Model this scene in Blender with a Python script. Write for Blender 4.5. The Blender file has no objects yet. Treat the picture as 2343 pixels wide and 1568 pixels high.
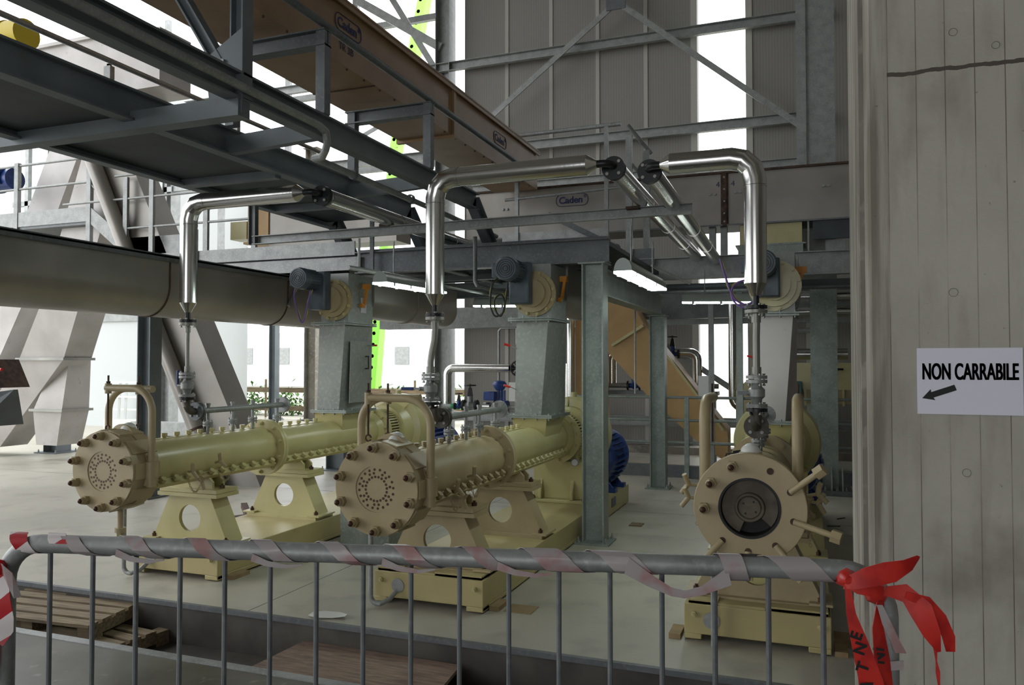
import bpy, math, random
from mathutils import Vector as V, Matrix
random.seed(7)
PI = math.pi
scn = bpy.context.scene
C = scn.collection
# ---------------------------------------------------------------- camera
cam = bpy.data.cameras.new('camera'); cam.sensor_width = 36; cam.lens = 27.657; cam.clip_end = 400; cam.clip_start = 0.02
co = bpy.data.objects.new('camera', cam); C.objects.link(co)
co.location = (0, 0, 1.55); co.rotation_euler = (math.radians(91.53), 0, math.radians(20.66))
scn.camera = co
# ---------------------------------------------------------------- world, exposure
w = bpy.data.worlds.new('overcast_sky'); scn.world = w; w.use_nodes = True
nt = w.node_tree; bg = nt.nodes['Background']
bg.inputs[0].default_value = (0.96, 0.98, 1.0, 1); bg.inputs[1].default_value = 8.0
scn.view_settings.view_transform = 'Standard'; scn.view_settings.look = 'None'
scn.view_settings.exposure = -1.1; scn.view_settings.gamma = 1.0; scn.view_settings.use_curve_mapping = False

# ---------------------------------------------------------------- materials
def s2l(c): return tuple(((x/255)/12.92 if x/255 <= .04045 else (((x/255)+.055)/1.055)**2.4) for x in c)
MATS = {}
def mat(name, rgb, rough=.5, metal=0., noise=None, bump=None, spec=.5, scale=None, trans=0., alpha=1., emit=None, estr=0.):
    m = bpy.data.materials.new(name); m.use_nodes = True; n = m.node_tree; b = n.nodes['Principled BSDF']
    c = s2l(rgb) + (1,)
    b.inputs['Base Color'].default_value = c; b.inputs['Roughness'].default_value = rough; b.inputs['Metallic'].default_value = metal
    b.inputs['Specular IOR Level'].default_value = spec
    if trans: b.inputs['Transmission Weight'].default_value = trans
    if alpha < 1: b.inputs['Alpha'].default_value = alpha
    if emit: b.inputs['Emission Color'].default_value = s2l(emit) + (1,); b.inputs['Emission Strength'].default_value = estr
    if noise or bump:
        tc = n.nodes.new('ShaderNodeTexCoord'); mp = n.nodes.new('ShaderNodeMapping'); n.links.new(tc.outputs['Object'], mp.inputs[0])
        if scale: mp.inputs['Scale'].default_value = scale
    if noise:                                   # [(rgb2, noise scale, lo, hi, detail)...]
        prev = None
        for (rgb2, sc, lo, hi, det) in noise:
            t = n.nodes.new('ShaderNodeTexNoise'); t.inputs['Scale'].default_value = sc; t.inputs['Detail'].default_value = det
            n.links.new(mp.outputs[0], t.inputs['Vector'])
            r = n.nodes.new('ShaderNodeMapRange'); r.inputs[1].default_value = lo; r.inputs[2].default_value = hi
            n.links.new(t.outputs[0], r.inputs[0])
            x = n.nodes.new('ShaderNodeMix'); x.data_type = 'RGBA'
            n.links.new(r.outputs[0], x.inputs[0])
            if prev is None: x.inputs[6].default_value = c
            else: n.links.new(prev, x.inputs[6])
            x.inputs[7].default_value = s2l(rgb2) + (1,)
            prev = x.outputs[2]
        n.links.new(prev, b.inputs['Base Color'])
    if bump:
        t = n.nodes.new('ShaderNodeTexNoise'); t.inputs['Scale'].default_value = bump[0]; t.inputs['Detail'].default_value = 6
        n.links.new(mp.outputs[0], t.inputs['Vector'])
        bp = n.nodes.new('ShaderNodeBump'); bp.inputs['Strength'].default_value = bump[1]; bp.inputs['Distance'].default_value = .01
        n.links.new(t.outputs[0], bp.inputs['Height']); n.links.new(bp.outputs[0], b.inputs['Normal'])
    MATS[name] = m
    return m
GALV = mat('galvanised_steel', (148, 151, 150), .48, .35, [((128, 131, 130), 9, .35, .7, 3), ((160, 163, 162), 60, .5, .8, 2)], (40, .05))
GALVD = mat('dull_galvanised_steel', (108, 112, 114), .5, .35, [((90, 94, 97), 5, .35, .7, 4), ((118, 122, 123), 40, .5, .8, 2)], (40, .05))
GALVG = mat('greenish_galvanised_steel', (140, 148, 143), .42, .35, [((118, 127, 122), 6, .35, .7, 3), ((152, 160, 155), 50, .5, .8, 2)], (40, .05))
BEAM = mat('grey_structural_steel', (112, 120, 124), .55, .2, [((92, 100, 104), 3, .35, .7, 4), ((106, 98, 84), 7, .66, .8, 4)], (30, .06))
PLATE = mat('dark_floor_plate', (70, 76, 80), .6, .2, [((58, 62, 66), 4, .35, .7, 3)])
STAIN = mat('stainless_sheet', (150, 150, 144), .42, .5, [((124, 124, 118), 2.5, .35, .7, 4)], (5, .25))
TROUGH = mat('dusty_steel_trough', (152, 148, 142), .38, .3, [((130, 126, 120), 1.5, .35, .7, 4)])
CLAD = mat('polished_aluminium_cladding', (196, 196, 193), .2, 1.0, None, (26, .05), scale=(1, 1, .15))
IRON = mat('dark_cast_iron', (84, 80, 74), .55, .3, [((66, 60, 54), 14, .4, .65, 4)])
CREAM = mat('cream_machine_paint', (186, 178, 130), .3, 0, [((176, 168, 120), 4, .38, .7, 3)])
DUSTY = mat('dusty_cream_paint', (168, 154, 120), .42, 0, [((156, 140, 106), 5, .35, .7, 5)], (30, .04))
BASEP = mat('dusty_base_paint', (172, 160, 114), .4, 0, [((160, 148, 104), 3, .38, .7, 4)], (20, .04))
NUT = mat('brown_bolt_core', (74, 48, 34), .5, .4)
DARKHOLE = mat('dark_bore', (34, 30, 24), .7, .2, [((20, 18, 16), 8, .4, .6, 3)])
GREYPLATE = mat('worn_grey_rotor', (92, 84, 72), .55, .4, [((70, 62, 54), 12, .4, .65, 4)])
TAN = mat('tan_duct_paint', (152, 122, 88), .5, 0, [((138, 108, 76), 2.5, .4, .65, 3), ((120, 92, 66), 10, .66, .8, 3)])
OCHRE = mat('ochre_duct_paint', (182, 148, 98), .5, 0, [((170, 138, 90), 3, .4, .6, 3)])
SCRAP = mat('tan_cardboard', (150, 128, 94), .8, 0, [((136, 116, 84), 8, .4, .6, 3)])
SHEET = mat('grey_sheet_steel', (142, 146, 142), .45, .2, [((122, 126, 122), 2.5, .35, .7, 4), ((156, 160, 156), 30, .5, .8, 2)], (5, .2))
PALE = mat('pale_daylit_steel', (186, 182, 180), .5, .15, [((164, 160, 156), 2, .35, .7, 4), ((150, 142, 132), 9, .66, .8, 5)])  # outdoor light on the far-left ducts is put into this pale tone
YELLOW = mat('orange_bracket_paint', (196, 128, 30), .5, 0)
BLUE = mat('blue_motor_paint', (30, 62, 128), .35, 0, [((22, 46, 104), 10, .45, .65, 2)])
DGREY = mat('slate_motor_paint', (78, 88, 98), .42, .1, [((66, 76, 86), 12, .45, .65, 2)])
BLACK = mat('black_flange_paint', (26, 28, 32), .4, .2)
RUBBER = mat('black_plastic', (20, 20, 22), .6)
RUST = mat('rusty_steel', (86, 66, 54), .75, .3, [((60, 46, 40), 14, .4, .65, 5)])
WOOD = mat('weathered_pallet_wood', (138, 122, 96), .8, 0, [((104, 90, 70), 4, .4, .65, 5)], (20, .3), scale=(1, 12, 12))
PLY = mat('dirty_plywood', (136, 114, 98), .75, 0, [((104, 88, 76), 3, .4, .65, 6), ((150, 134, 118), 9, .55, .75, 5)], (15, .2), scale=(1.5, 12, 1))
WHITE = mat('white_paper', (214, 214, 226), .7)
WHITEP = mat('white_plastic', (206, 208, 204), .35, spec=.5)
INK = mat('black_ink', (20, 20, 22), .7)
BINK = mat('blue_stencil_ink', (34, 44, 92), .7)
RED = mat('red_tape_plastic', (204, 44, 34), .35, 0, [((178, 30, 26), 20, .45, .6, 2)], trans=.15)
TAPEW = mat('dirty_white_tape', (172, 164, 164), .35, 0, [((168, 132, 130), 12, .5, .62, 3)], trans=.15)
PURPLE = mat('violet_cable', (112, 84, 150), .5)
YCAB = mat('yellow_green_cable', (176, 170, 70), .5)
GREEN = mat('lime_crane_paint', (134, 204, 70), .45)
TEAL = mat('teal_box_paint', (60, 96, 92), .5)
REDP = mat('red_handle_paint', (200, 40, 30), .45)
PALEBLUE = mat('pale_wall_cladding', (190, 194, 194), .6)
LEAF = mat('bush_leaves', (92, 132, 62), .8, 0, [((60, 96, 40), 6, .4, .6, 3)])
TUBEL = mat('lit_fluorescent_tube', (240, 255, 248), .4, emit=(240, 255, 246), estr=50)
CLEAR = mat('frosted_lamp_cover', (150, 160, 156), .25, spec=.6)

def floor_mat():
    m = bpy.data.materials.new('polished_concrete_floor'); m.use_nodes = True; n = m.node_tree; b = n.nodes['Principled BSDF']; L = n.links
    tc = n.nodes.new('ShaderNodeTexCoord')
    def noise(s, det=5):
        t = n.nodes.new('ShaderNodeTexNoise'); t.inputs['Scale'].default_value = s; t.inputs['Detail'].default_value = det
        L.new(tc.outputs['Object'], t.inputs['Vector']); return t
    def mix(f, a, c):
        x = n.nodes.new('ShaderNodeMix'); x.data_type = 'RGBA'; L.new(f, x.inputs[0])
        if isinstance(a, tuple): x.inputs[6].default_value = a
        else: L.new(a, x.inputs[6])
        x.inputs[7].default_value = c; return x.outputs[2]
    def rng(o, lo, hi, tmax=1.):
        r = n.nodes.new('ShaderNodeMapRange'); r.inputs[1].default_value = lo; r.inputs[2].default_value = hi; r.inputs[4].default_value = tmax
        L.new(o, r.inputs[0]); return r.outputs[0]
    c = mix(rng(noise(.6).outputs[0], .38, .66), s2l((176, 172, 158)) + (1,), s2l((156, 153, 142)) + (1,))
    c = mix(rng(noise(3.2, 8).outputs[0], .52, .78, .7), c, s2l((128, 124, 116)) + (1,))
    c = mix(rng(noise(26, 3).outputs[0], .66, .8, .6), c, s2l((110, 106, 98)) + (1,))
    L.new(c, b.inputs['Base Color'])
    L.new(rng(noise(1.4).outputs[0], .35, .7, .3), b.inputs['Roughness'])
    r = n.nodes.new('ShaderNodeMapRange'); r.inputs[3].default_value = .3; r.inputs[4].default_value = .6; L.new(noise(1.1).outputs[0], r.inputs[0]); L.new(r.outputs[0], b.inputs['Roughness'])
    return m
FLOOR = floor_mat()
CONC = mat('plain_concrete', (128, 124, 114), .8, 0, [((104, 100, 92), 2, .4, .65, 6), ((146, 142, 132), 14, .55, .7, 5)], (20, .2))
WETC = mat('damp_dirty_concrete', (92, 90, 82), .3, 0, [((66, 64, 56), 1.6, .42, .6, 6), ((120, 118, 108), 12, .62, .75, 5)], (10, .1))
PIT = mat('pit_concrete', (84, 80, 74), .75, 0, [((60, 56, 52), 3, .4, .65, 6)], (20, .2))
GROUND = mat('outdoor_ground', (176, 172, 160), .9, 0, [((150, 148, 132), .4, .4, .65, 6)])

def pillar_mat():
    m = bpy.data.materials.new('board_marked_concrete'); m.use_nodes = True; n = m.node_tree; b = n.nodes['Principled BSDF']; L = n.links
    tc = n.nodes.new('ShaderNodeTexCoord'); b.inputs['Roughness'].default_value = .85
    sx = n.nodes.new('ShaderNodeSeparateXYZ'); L.new(tc.outputs['Object'], sx.inputs[0])
    def math_(op, a, v=None, v2=None):
        k = n.nodes.new('ShaderNodeMath'); k.operation = op
        if hasattr(a, 'links'): L.new(a, k.inputs[0])
        else: k.inputs[0].default_value = a
        if v is not None:
            if hasattr(v, 'links'): L.new(v, k.inputs[1])
            else: k.inputs[1].default_value = v
        if v2 is not None: k.inputs[2].default_value = v2
        return k.outputs[0]
    def noise(s, scale=(1, 1, 1), det=6):
        mp = n.nodes.new('ShaderNodeMapping'); mp.inputs['Scale'].default_value = scale; L.new(tc.outputs['Object'], mp.inputs[0])
        t = n.nodes.new('ShaderNodeTexNoise'); t.inputs['Scale'].default_value = s; t.inputs['Detail'].default_value = det
        L.new(mp.outputs[0], t.inputs['Vector']); return t.outputs[0]
    def rng(o, lo, hi, tmax=1.):
        r = n.nodes.new('ShaderNodeMapRange'); r.inputs[1].default_value = lo; r.inputs[2].default_value = hi; r.inputs[4].default_value = tmax
        L.new(o, r.inputs[0]); return r.outputs[0]
    def mix(f, a, c):
        x = n.nodes.new('ShaderNodeMix'); x.data_type = 'RGBA'; L.new(f, x.inputs[0])
        if isinstance(a, tuple): x.inputs[6].default_value = a
        else: L.new(a, x.inputs[6])
        x.inputs[7].default_value = c; return x.outputs[2]
    c = mix(rng(noise(1.4), .38, .66), s2l((174, 171, 160)) + (1,), s2l((152, 149, 139)) + (1,))
    c = mix(rng(noise(5, (3, 3, .5)), .5, .8, .45), c, s2l((116, 110, 98)) + (1,))
    c = mix(rng(noise(2.2, (1, 1, 1), 9), .55, .68, .55), c, s2l((112, 106, 96)) + (1,))
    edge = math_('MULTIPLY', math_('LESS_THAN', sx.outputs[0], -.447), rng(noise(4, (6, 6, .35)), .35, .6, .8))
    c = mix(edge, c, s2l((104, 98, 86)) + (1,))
    c = mix(rng(noise(40, (1, 1, 1), 2), .74, .8, .6), c, s2l((84, 78, 72)) + (1,))
    # board joints every 9.2 cm
    fx = math_('FRACT', math_('DIVIDE', math_('ADD', sx.outputs[0], 8.9875), .085))
    ln = math_('LESS_THAN', math_('ABSOLUTE', math_('SUBTRACT', fx, .5)), .018)
    ln = math_('MULTIPLY', ln, rng(noise(3, (1, 1, .8)), .3, .55, .9))
    c = mix(ln, c, s2l((96, 88, 78)) + (1,))
    # pour joint
    zz = math_('ADD', math_('SUBTRACT', sx.outputs[2], 2.513), math_('MULTIPLY', math_('SUBTRACT', noise(18), .5), .02))
    jl = math_('LESS_THAN', math_('ABSOLUTE', zz), .007)
    jl = math_('MULTIPLY', jl, math_('GREATER_THAN', sx.outputs[0], -.447))
    c = mix(jl, c, s2l((78, 72, 66)) + (1,))
    L.new(c, b.inputs['Base Color'])
    bp = n.nodes.new('ShaderNodeBump'); bp.inputs['Strength'].default_value = .35; bp.inputs['Distance'].default_value = .01
    L.new(math_('SUBTRACT', noise(30), math_('ADD', ln, jl)), bp.inputs['Height']); L.new(bp.outputs[0], b.inputs['Normal'])
    return m
PILLAR = pillar_mat()

def wall_mat():
    m = bpy.data.materials.new('ribbed_sandwich_panel'); m.use_nodes = True; n = m.node_tree; b = n.nodes['Principled BSDF']; L = n.links
    tc = n.nodes.new('ShaderNodeTexCoord'); b.inputs['Roughness'].default_value = .6
    wv = n.nodes.new('ShaderNodeTexWave'); wv.wave_type = 'BANDS'; wv.bands_direction = 'X'; wv.inputs['Scale'].default_value = 6.5; wv.inputs['Distortion'].default_value = 0
    L.new(tc.outputs['Object'], wv.inputs['Vector'])
    x = n.nodes.new('ShaderNodeMix'); x.data_type = 'RGBA'; x.inputs[6].default_value = s2l((126, 124, 119)) + (1,); x.inputs[7].default_value = s2l((132, 130, 125)) + (1,)
    L.new(wv.outputs[1], x.inputs[0]); L.new(x.outputs[2], b.inputs['Base Color'])
    bp = n.nodes.new('ShaderNodeBump'); bp.inputs['Strength'].default_value = .2; bp.inputs['Distance'].default_value = .004
    L.new(wv.outputs[1], bp.inputs['Height']); L.new(bp.outputs[0], b.inputs['Normal'])
    return m
WALL = wall_mat()
SEAM = mat('pale_seam_strip', (168, 166, 160), .6)

def stripe_mat():
    m = bpy.data.materials.new('red_and_white_barrier_tape'); m.use_nodes = True; n = m.node_tree; b = n.nodes['Principled BSDF']; L = n.links
    b.inputs['Roughness'].default_value = .35
    tc = n.nodes.new('ShaderNodeTexCoord'); mp = n.nodes.new('ShaderNodeMapping'); mp.inputs['Rotation'].default_value = (0, math.radians(35), 0); L.new(tc.outputs['Object'], mp.inputs[0])
    sx = n.nodes.new('ShaderNodeSeparateXYZ'); L.new(mp.outputs[0], sx.inputs[0])
    k = n.nodes.new('ShaderNodeMath'); k.operation = 'MULTIPLY'; k.inputs[1].default_value = 11; L.new(sx.outputs[2], k.inputs[0])
    f = n.nodes.new('ShaderNodeMath'); f.operation = 'FRACT'; L.new(k.outputs[0], f.inputs[0])
    g = n.nodes.new('ShaderNodeMath'); g.operation = 'GREATER_THAN'; g.inputs[1].default_value = .5; L.new(f.outputs[0], g.inputs[0])
    x = n.nodes.new('ShaderNodeMix'); x.data_type = 'RGBA'; x.inputs[6].default_value = s2l((214, 206, 206)) + (1,); x.inputs[7].default_value = s2l((170, 24, 34)) + (1,)
    L.new(g.outputs[0], x.inputs[0]); L.new(x.outputs[2], b.inputs['Base Color'])
    return m
STRIPE = stripe_mat()

# ---------------------------------------------------------------- mesh builder
def frame(d):
    d = V(d).normalized()
    a = V((0, 0, 1)) if abs(d.z) < .9 else V((1, 0, 0))
    u = d.cross(a).normalized(); return u, u.cross(d).normalized(), d     # u x v ...
class MB:
    def __init__(s): s.v = []; s.f = []
    def add(s, vs, fs):
        o = len(s.v); s.v += [tuple(x) for x in vs]; s.f += [tuple(i + o for i in f) for f in fs]; return s
    def box(s, x0, x1, y0, y1, z0, z1):
        return s.add([(x, y, z) for z in (z0, z1) for y in (y0, y1) for x in (x0, x1)],
                     [(0, 2, 3, 1), (4, 5, 7, 6), (0, 1, 5, 4), (2, 6, 7, 3), (0, 4, 6, 2), (1, 3, 7, 5)])
    def obox(s, c, a, b, d):          # centre + three half vectors
        c, a, b, d = V(c), V(a), V(b), V(d)
        return s.add([c + i*a + j*b + k*d for k in (-1, 1) for j in (-1, 1) for i in (-1, 1)],
                     [(0, 2, 3, 1), (4, 5, 7, 6), (0, 1, 5, 4), (2, 6, 7, 3), (0, 4, 6, 2), (1, 3, 7, 5)])
    def bar(s, p0, p1, wd, ht, up=(0, 0, 1)):
        p0, p1 = V(p0), V(p1); d = (p1-p0); u = d.cross(V(up)).normalized(); v = u.cross(d).normalized()
        return s.obox((p0+p1)/2, d/2, u*wd/2, v*ht/2)
    def ibeam(s, p0, p1, h, wd, hd=(0, 0, 1), tf=.011, tw=.007, kind='I'):
        p0, p1 = V(p0), V(p1); d = p1-p0; u = d.cross(V(hd)).normalized(); v = u.cross(d).normalized(); c = (p0+p1)/2
        s.obox(c + v*(h/2-tf/2), d/2, u*wd/2, v*tf/2); s.obox(c - v*(h/2-tf/2), d/2, u*wd/2, v*tf/2)
        o = {'I': 0, 'CL': -wd/2+tw/2, 'CR': wd/2-tw/2}[kind]
        s.obox(c + u*o, d/2, u*tw/2, v*(h/2-tf)); return s
    def cyl(s, p0, p1, r, n=20, r2=None, caps=True):
        p0, p1 = V(p0), V(p1); u, v, d = frame(p1-p0); r2 = r if r2 is None else r2
        vs = [p0 + r*(math.cos(t)*u + math.sin(t)*v) for t in [2*PI*i/n for i in range(n)]] + [p1 + r2*(math.cos(t)*u + math.sin(t)*v) for t in [2*PI*i/n for i in range(n)]]
        fs = [(i, (i+1) % n, n+(i+1) % n, n+i) for i in range(n)]
        if caps: fs += [tuple(range(n-1, -1, -1)), tuple(range(n, 2*n))]
        return s.add(vs, fs)
    def lathe(s, o, d, prof, n=32, closed=False):    # prof = [(t, r)]
        o = V(o); u, v, d = frame(d); vs = []; fs = []; m = len(prof)
        for (t, r) in prof:
            for i in range(n):
                a = 2*PI*i/n; vs.append(o + d*t + r*(math.cos(a)*u + math.sin(a)*v))
        for k in range(m if closed else m-1):
            k2 = (k+1) % m
            for i in range(n): j = (i+1) % n; fs.append((k*n+i, k*n+j, k2*n+j, k2*n+i))
        if not closed:
            if prof[0][1] > 1e-5: fs.append(tuple(range(n-1, -1, -1)))
            if prof[-1][1] > 1e-5: fs.append(tuple(range((m-1)*n, m*n)))
        return s.add(vs, fs)
    def ring(s, o, d, t0, t1, r0, r1, n=32): return s.lathe(o, d, [(t0, r0), (t0, r1), (t1, r1), (t1, r0)], n, True)
    def tube(s, pts, r, n=10, caps=True):
        pts = [V(p) for p in pts]; m = len(pts); vs = []; fs = []
        tang = []
        for i in range(m):
            if i == 0: t = pts[1]-pts[0]
            elif i == m-1: t = pts[-1]-pts[-2]
            else: t = (pts[i+1]-pts[i]).normalized() + (pts[i]-pts[i-1]).normalized()
            tang.append(t.normalized())
        u, v, _ = frame(tang[0])
        for i in range(m):
            if i:
                q = tang[i-1].rotation_difference(tang[i]); u = q @ u
            u = (u - tang[i]*u.dot(tang[i])).normalized(); v = tang[i].cross(u)
            rr = r[i] if isinstance(r, (list, tuple)) else r
            if 0 < i < m-1:   # mitre stretch
                a = (pts[i]-pts[i-1]).normalized(); cs = max(.5, a.dot(tang[i])); bn = (tang[i] - a*a.dot(tang[i]))
                bn = (pts[i+1]-pts[i]).normalized() - a
                bn = bn - tang[i]*bn.dot(tang[i])
            else: cs = 1; bn = V((0, 0, 0))
            for k in range(n):
                t = 2*PI*k/n; off = rr*(math.cos(t)*u + math.sin(t)*v)
                if bn.length > 1e-4: b = bn.normalized(); off = off + b*off.dot(b)*(1/cs-1)
                vs.append(pts[i]+off)
        for i in range(m-1):
            for k in range(n): j = (k+1) % n; fs.append((i*n+k, i*n+j, (i+1)*n+j, (i+1)*n+k))
        if caps: fs += [tuple(range(n-1, -1, -1)), tuple(range((m-1)*n, m*n))]
        return s.add(vs, fs)
    def prism(s, poly, ext):
        poly = [V(p) for p in poly]; ext = V(ext); n = len(poly)
        return s.add(poly + [p+ext for p in poly], [tuple(range(n-1, -1, -1)), tuple(range(n, 2*n))] + [(i, (i+1) % n, n+(i+1) % n, n+i) for i in range(n)])
    def frust(s, A, B):     # two quads (4 pts each)
        return s.add(list(A)+list(B), [(3, 2, 1, 0), (4, 5, 6, 7)] + [(i, (i+1) % 4, 4+(i+1) % 4, 4+i) for i in range(4)])
    def hexa(s, p0, p1, r): return s.cyl(p0, p1, r, 6)
    def ribbon(s, pts, wds, wid, th=.0015):
        pts = [V(p) for p in pts]; m = len(pts); vs = []
        for i, p in enumerate(pts):
            wv = V(wds[i] if isinstance(wds, list) else wds).normalized()*(wid[i] if isinstance(wid, (list, tuple)) else wid)/2
            t = (pts[min(i+1, m-1)]-pts[max(i-1, 0)]); nn = t.cross(wv)
            nn = nn.normalized()*th/2 if nn.length > 1e-9 else V((0, 0, th/2))
            vs += [p-wv-nn, p+wv-nn, p+wv+nn, p-wv+nn]
        fs = [(3, 2, 1, 0), tuple(4*(m-1)+i for i in range(4))]
        for i in range(m-1):
            for k in range(4): j = (k+1) % 4; fs.append((4*i+k, 4*i+j, 4*i+4+j, 4*i+4+k))
        return s.add(vs, fs)
    def build(s, name, m, parent=None, origin=None, bevel=0, sharp=38, **kw):
        me = bpy.data.meshes.new(name)
        ob = bpy.data.objects.new(name, me); C.objects.link(ob)
        org = V(origin) if origin is not None else V((0, 0, 0))
        if parent is not None:
            ob.parent = parent; base = V(parent['_o'])
        else:
            if origin is None and s.v:
                xs = [p[0] for p in s.v]; ys = [p[1] for p in s.v]; zs = [p[2] for p in s.v]
                org = V(((min(xs)+max(xs))/2, (min(ys)+max(ys))/2, min(zs)))
            base = org; ob.location = org
        me.from_pydata([V(p)-base for p in s.v], [], s.f); me.materials.append(m)
        me.polygons.foreach_set('use_smooth', [True]*len(me.polygons)); me.set_sharp_from_angle(angle=math.radians(sharp)); me.update()
        if bevel:
            b = ob.modifiers.new('bevel', 'BEVEL'); b.width = bevel; b.segments = 2; b.limit_method = 'ANGLE'
        ob['_o'] = tuple(base)
        tagp(ob, **kw)
        return ob
def tagp(ob, label=None, cat=None, group=None, kind=None):
    if label: ob['label'] = label
    if cat: ob['category'] = cat
    if group: ob['group'] = group
    if kind: ob['kind'] = kind
    return ob
def thing(name, loc, label, cat, group=None):
    o = bpy.data.objects.new(name, None); C.objects.link(o); o.empty_display_size = .1
    o.location = loc; o['_o'] = tuple(loc); return tagp(o, label, cat, group)
def inst(name, src, pos, parent, rot=None):          # copy of a small part sharing its mesh, pos in world
    o = bpy.data.objects.new(name, src); C.objects.link(o); o.parent = parent
    o.location = V(pos) - V(parent['_o'])
    if rot is not None: o.rotation_euler = rot
    return o
def mesh_only(mb, name, m):
    me = bpy.data.meshes.new(name); me.from_pydata([V(p) for p in mb.v], [], mb.f); me.materials.append(m)
    me.polygons.foreach_set('use_smooth', [True]*len(me.polygons)); me.set_sharp_from_angle(angle=math.radians(38)); return me
def text(body, size, parent, loc, rot, m, name='lettering', sx=1., off=0., ext=.0008, align='LEFT'):
    cu = bpy.data.curves.new(name, 'FONT'); cu.body = body; cu.size = size; cu.extrude = ext; cu.offset = off; cu.align_x = align; cu.align_y = 'BOTTOM_BASELINE'
    t = bpy.data.objects.new('tmp', cu); C.objects.link(t)
    bpy.context.view_layer.update()
    me = bpy.data.meshes.new_from_object(t.evaluated_get(bpy.context.evaluated_depsgraph_get()))
    bpy.data.objects.remove(t); bpy.data.curves.remove(cu); me.materials.clear(); me.materials.append(m); me.name = name
    o = bpy.data.objects.new(name, me); C.objects.link(o); o.parent = parent; o.location = V(loc)-V(parent['_o']); o.rotation_euler = rot; o.scale = (sx, 1, 1)
    return o
def struct(name, mb, m, **kw): return mb.build(name, m, kind='structure', **kw)
def arc(c, a, b, r, t0, t1, n=6):
    c, a, b = V(c), V(a), V(b)
    return [c + r*(math.cos(t)*a + math.sin(t)*b) for t in [t0+(t1-t0)*i/n for i in range(n+1)]]

# small shared meshes (axis along -Y, base at origin)
ACORN = mesh_only(MB().hexa((0, 0, 0), (0, -.03, 0), .031).lathe((0, -.03, 0), (0, -1, 0), [(0, .023), (.014, .023), (.024, .018)], 16), 'cover_nut', DUSTY)
CORE = mesh_only(MB().lathe((0, -.054, 0), (0, -1, 0), [(0, .0165), (.006, .0155), (.013, .009), (.016, .0)], 14), 'nut_core', NUT)
HEXC = mesh_only(MB().hexa((0, 0, 0), (0, -.018, 0), .016).cyl((0, -.018, 0), (0, -.028, 0), .009, 10), 'flange_bolt', CREAM)
HEXD = mesh_only(MB().hexa((0, 0, 0), (0, -.018, 0), .016).cyl((0, -.018, 0), (0, -.028, 0), .009, 10), 'flange_bolt_dusty', DUSTY)
LUGC = mesh_only(MB().cyl((0, 0, -.01), (0, 0, .01), .015, 10).hexa((0, 0, .008), (0, 0, .034), .0225), 'split_bolt', CREAM)
LUGD = mesh_only(MB().cyl((0, 0, -.01), (0, 0, .01), .015, 10).hexa((0, 0, .008), (0, 0, .034), .0225), 'split_bolt_dusty', DUSTY)
ANCH = mesh_only(MB().hexa((0, 0, 0), (0, 0, .022), .018).cyl((0, 0, .022), (0, 0, .034), .009, 10), 'foot_bolt', NUT)
ANCHG = mesh_only(MB().hexa((0, 0, 0), (0, 0, .02), .016).cyl((0, 0, .02), (0, 0, .045), .008, 8), 'anchor_bolt', GALV)
SBOLT = mesh_only(MB().hexa((0, 0, -.008), (0, 0, 0), .009).cyl((0, 0, -.004), (0, 0, .06), .004, 8).hexa((0, 0, .052), (0, 0, .06), .009), 'stud', STAIN)

# ================================================================ SETTING
struct('floor', MB().box(-12.5, 3.2, 4.05, 13.9, -.3, 0), FLOOR, origin=(0, 0, 0))
for i, (x0, y0, x1, y1) in enumerate([(-12.4, 8.2, 3.1, 8.2), (-3.3, 4.06, -3.3, 13.8)]):
    struct('trim_%d' % (i+1), MB().box(min(x0, x1)-.002, max(x0, x1)+.002, min(y0, y1)-.002, max(y0, y1)+.002, -.01, .0008), PIT)
struct('trim_3', MB().box(-12.5, 3.2, 4.03, 4.06, -.025, .004), GALVD)                      # steel nosing of slab edge
struct('trim_4', MB().box(-12.5, 3.2, 3.27, 3.33, -.05, .004), GALV)                         # nosing of near edge
struct('wall_trench_far', MB().box(-12.5, 3.2, 4.045, 4.06, -.3, 0), PIT)
struct('floor_trench', MB().box(-12.5, 3.2, 3.3, 4.05, -.34, -.26), PIT)
struct('wall_trench_near', MB().box(-12.5, 3.2, 3.26, 3.275, -.3, -.002), PIT)
struct('floor_near', MB().box(-12.5, 3.2, -7, 3.27, -.3, 0), WETC, origin=(0, 0, 0))
struct('floor_outdoors', MB().box(-70, -12.5, -20, 70, -.32, -.02).box(-12.5, 30, 13.9, 70, -.32, -.02), GROUND, origin=(0, 0, 0))
struct('ceiling_unseen', MB().box(-12, 3.4, -7, 14.4, 9.6, 9.75), WALL, origin=(0, 0, 0))  # roof out of view, put in to keep the interior dark
struct('wall_front_unseen', MB().box(-12, -4, -7.2, -7, -.3, 9.6).box(-4, 1.4, -7.2, -7, -.3, .6).box(-4, 1.4, -7.2, -7, 4.0, 9.6).box(1.4, 3.2, -7.2, -7, -.3, 9.6), WALL, origin=(0, 0, 0))  # unseen wall added behind the camera; opening sized to limit front light
struct('wall_right', MB().box(3.2, 3.4, -7, 14.4, -.3, 9.6), WALL, origin=(0, 0, 0))
wb = MB().box(-6.27, -1.79, 14, 14.2, 0, 9.6).box(-.97, 3.2, 14, 14.2, 0, 9.6)
wbo = struct('wall_back', wb, WALL, origin=(0, 0, 0))
sm = MB()
for x in (-5.38, -4.49, -3.59, -2.70, -1.84, -.92, .0, .95, 1.9): sm.box(x-.035, x+.035, 13.985, 14.0, 0, 9.6)
sm.box(-1.9, -1.79, 13.98, 14, 0, 9.6).box(-.97, -.86, 13.98, 14, 0, 9.6)
sm.build('seam_strip', SEAM, wbo)
struct('trim_5', MB().box(-3.2, .9, 10.85, 10.95, 0, .16), GALVD)     # kerb
struct('trim_6', MB().box(-6.3, 3.2, 13.6, 13.95, 0, .12), CONC)

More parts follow.
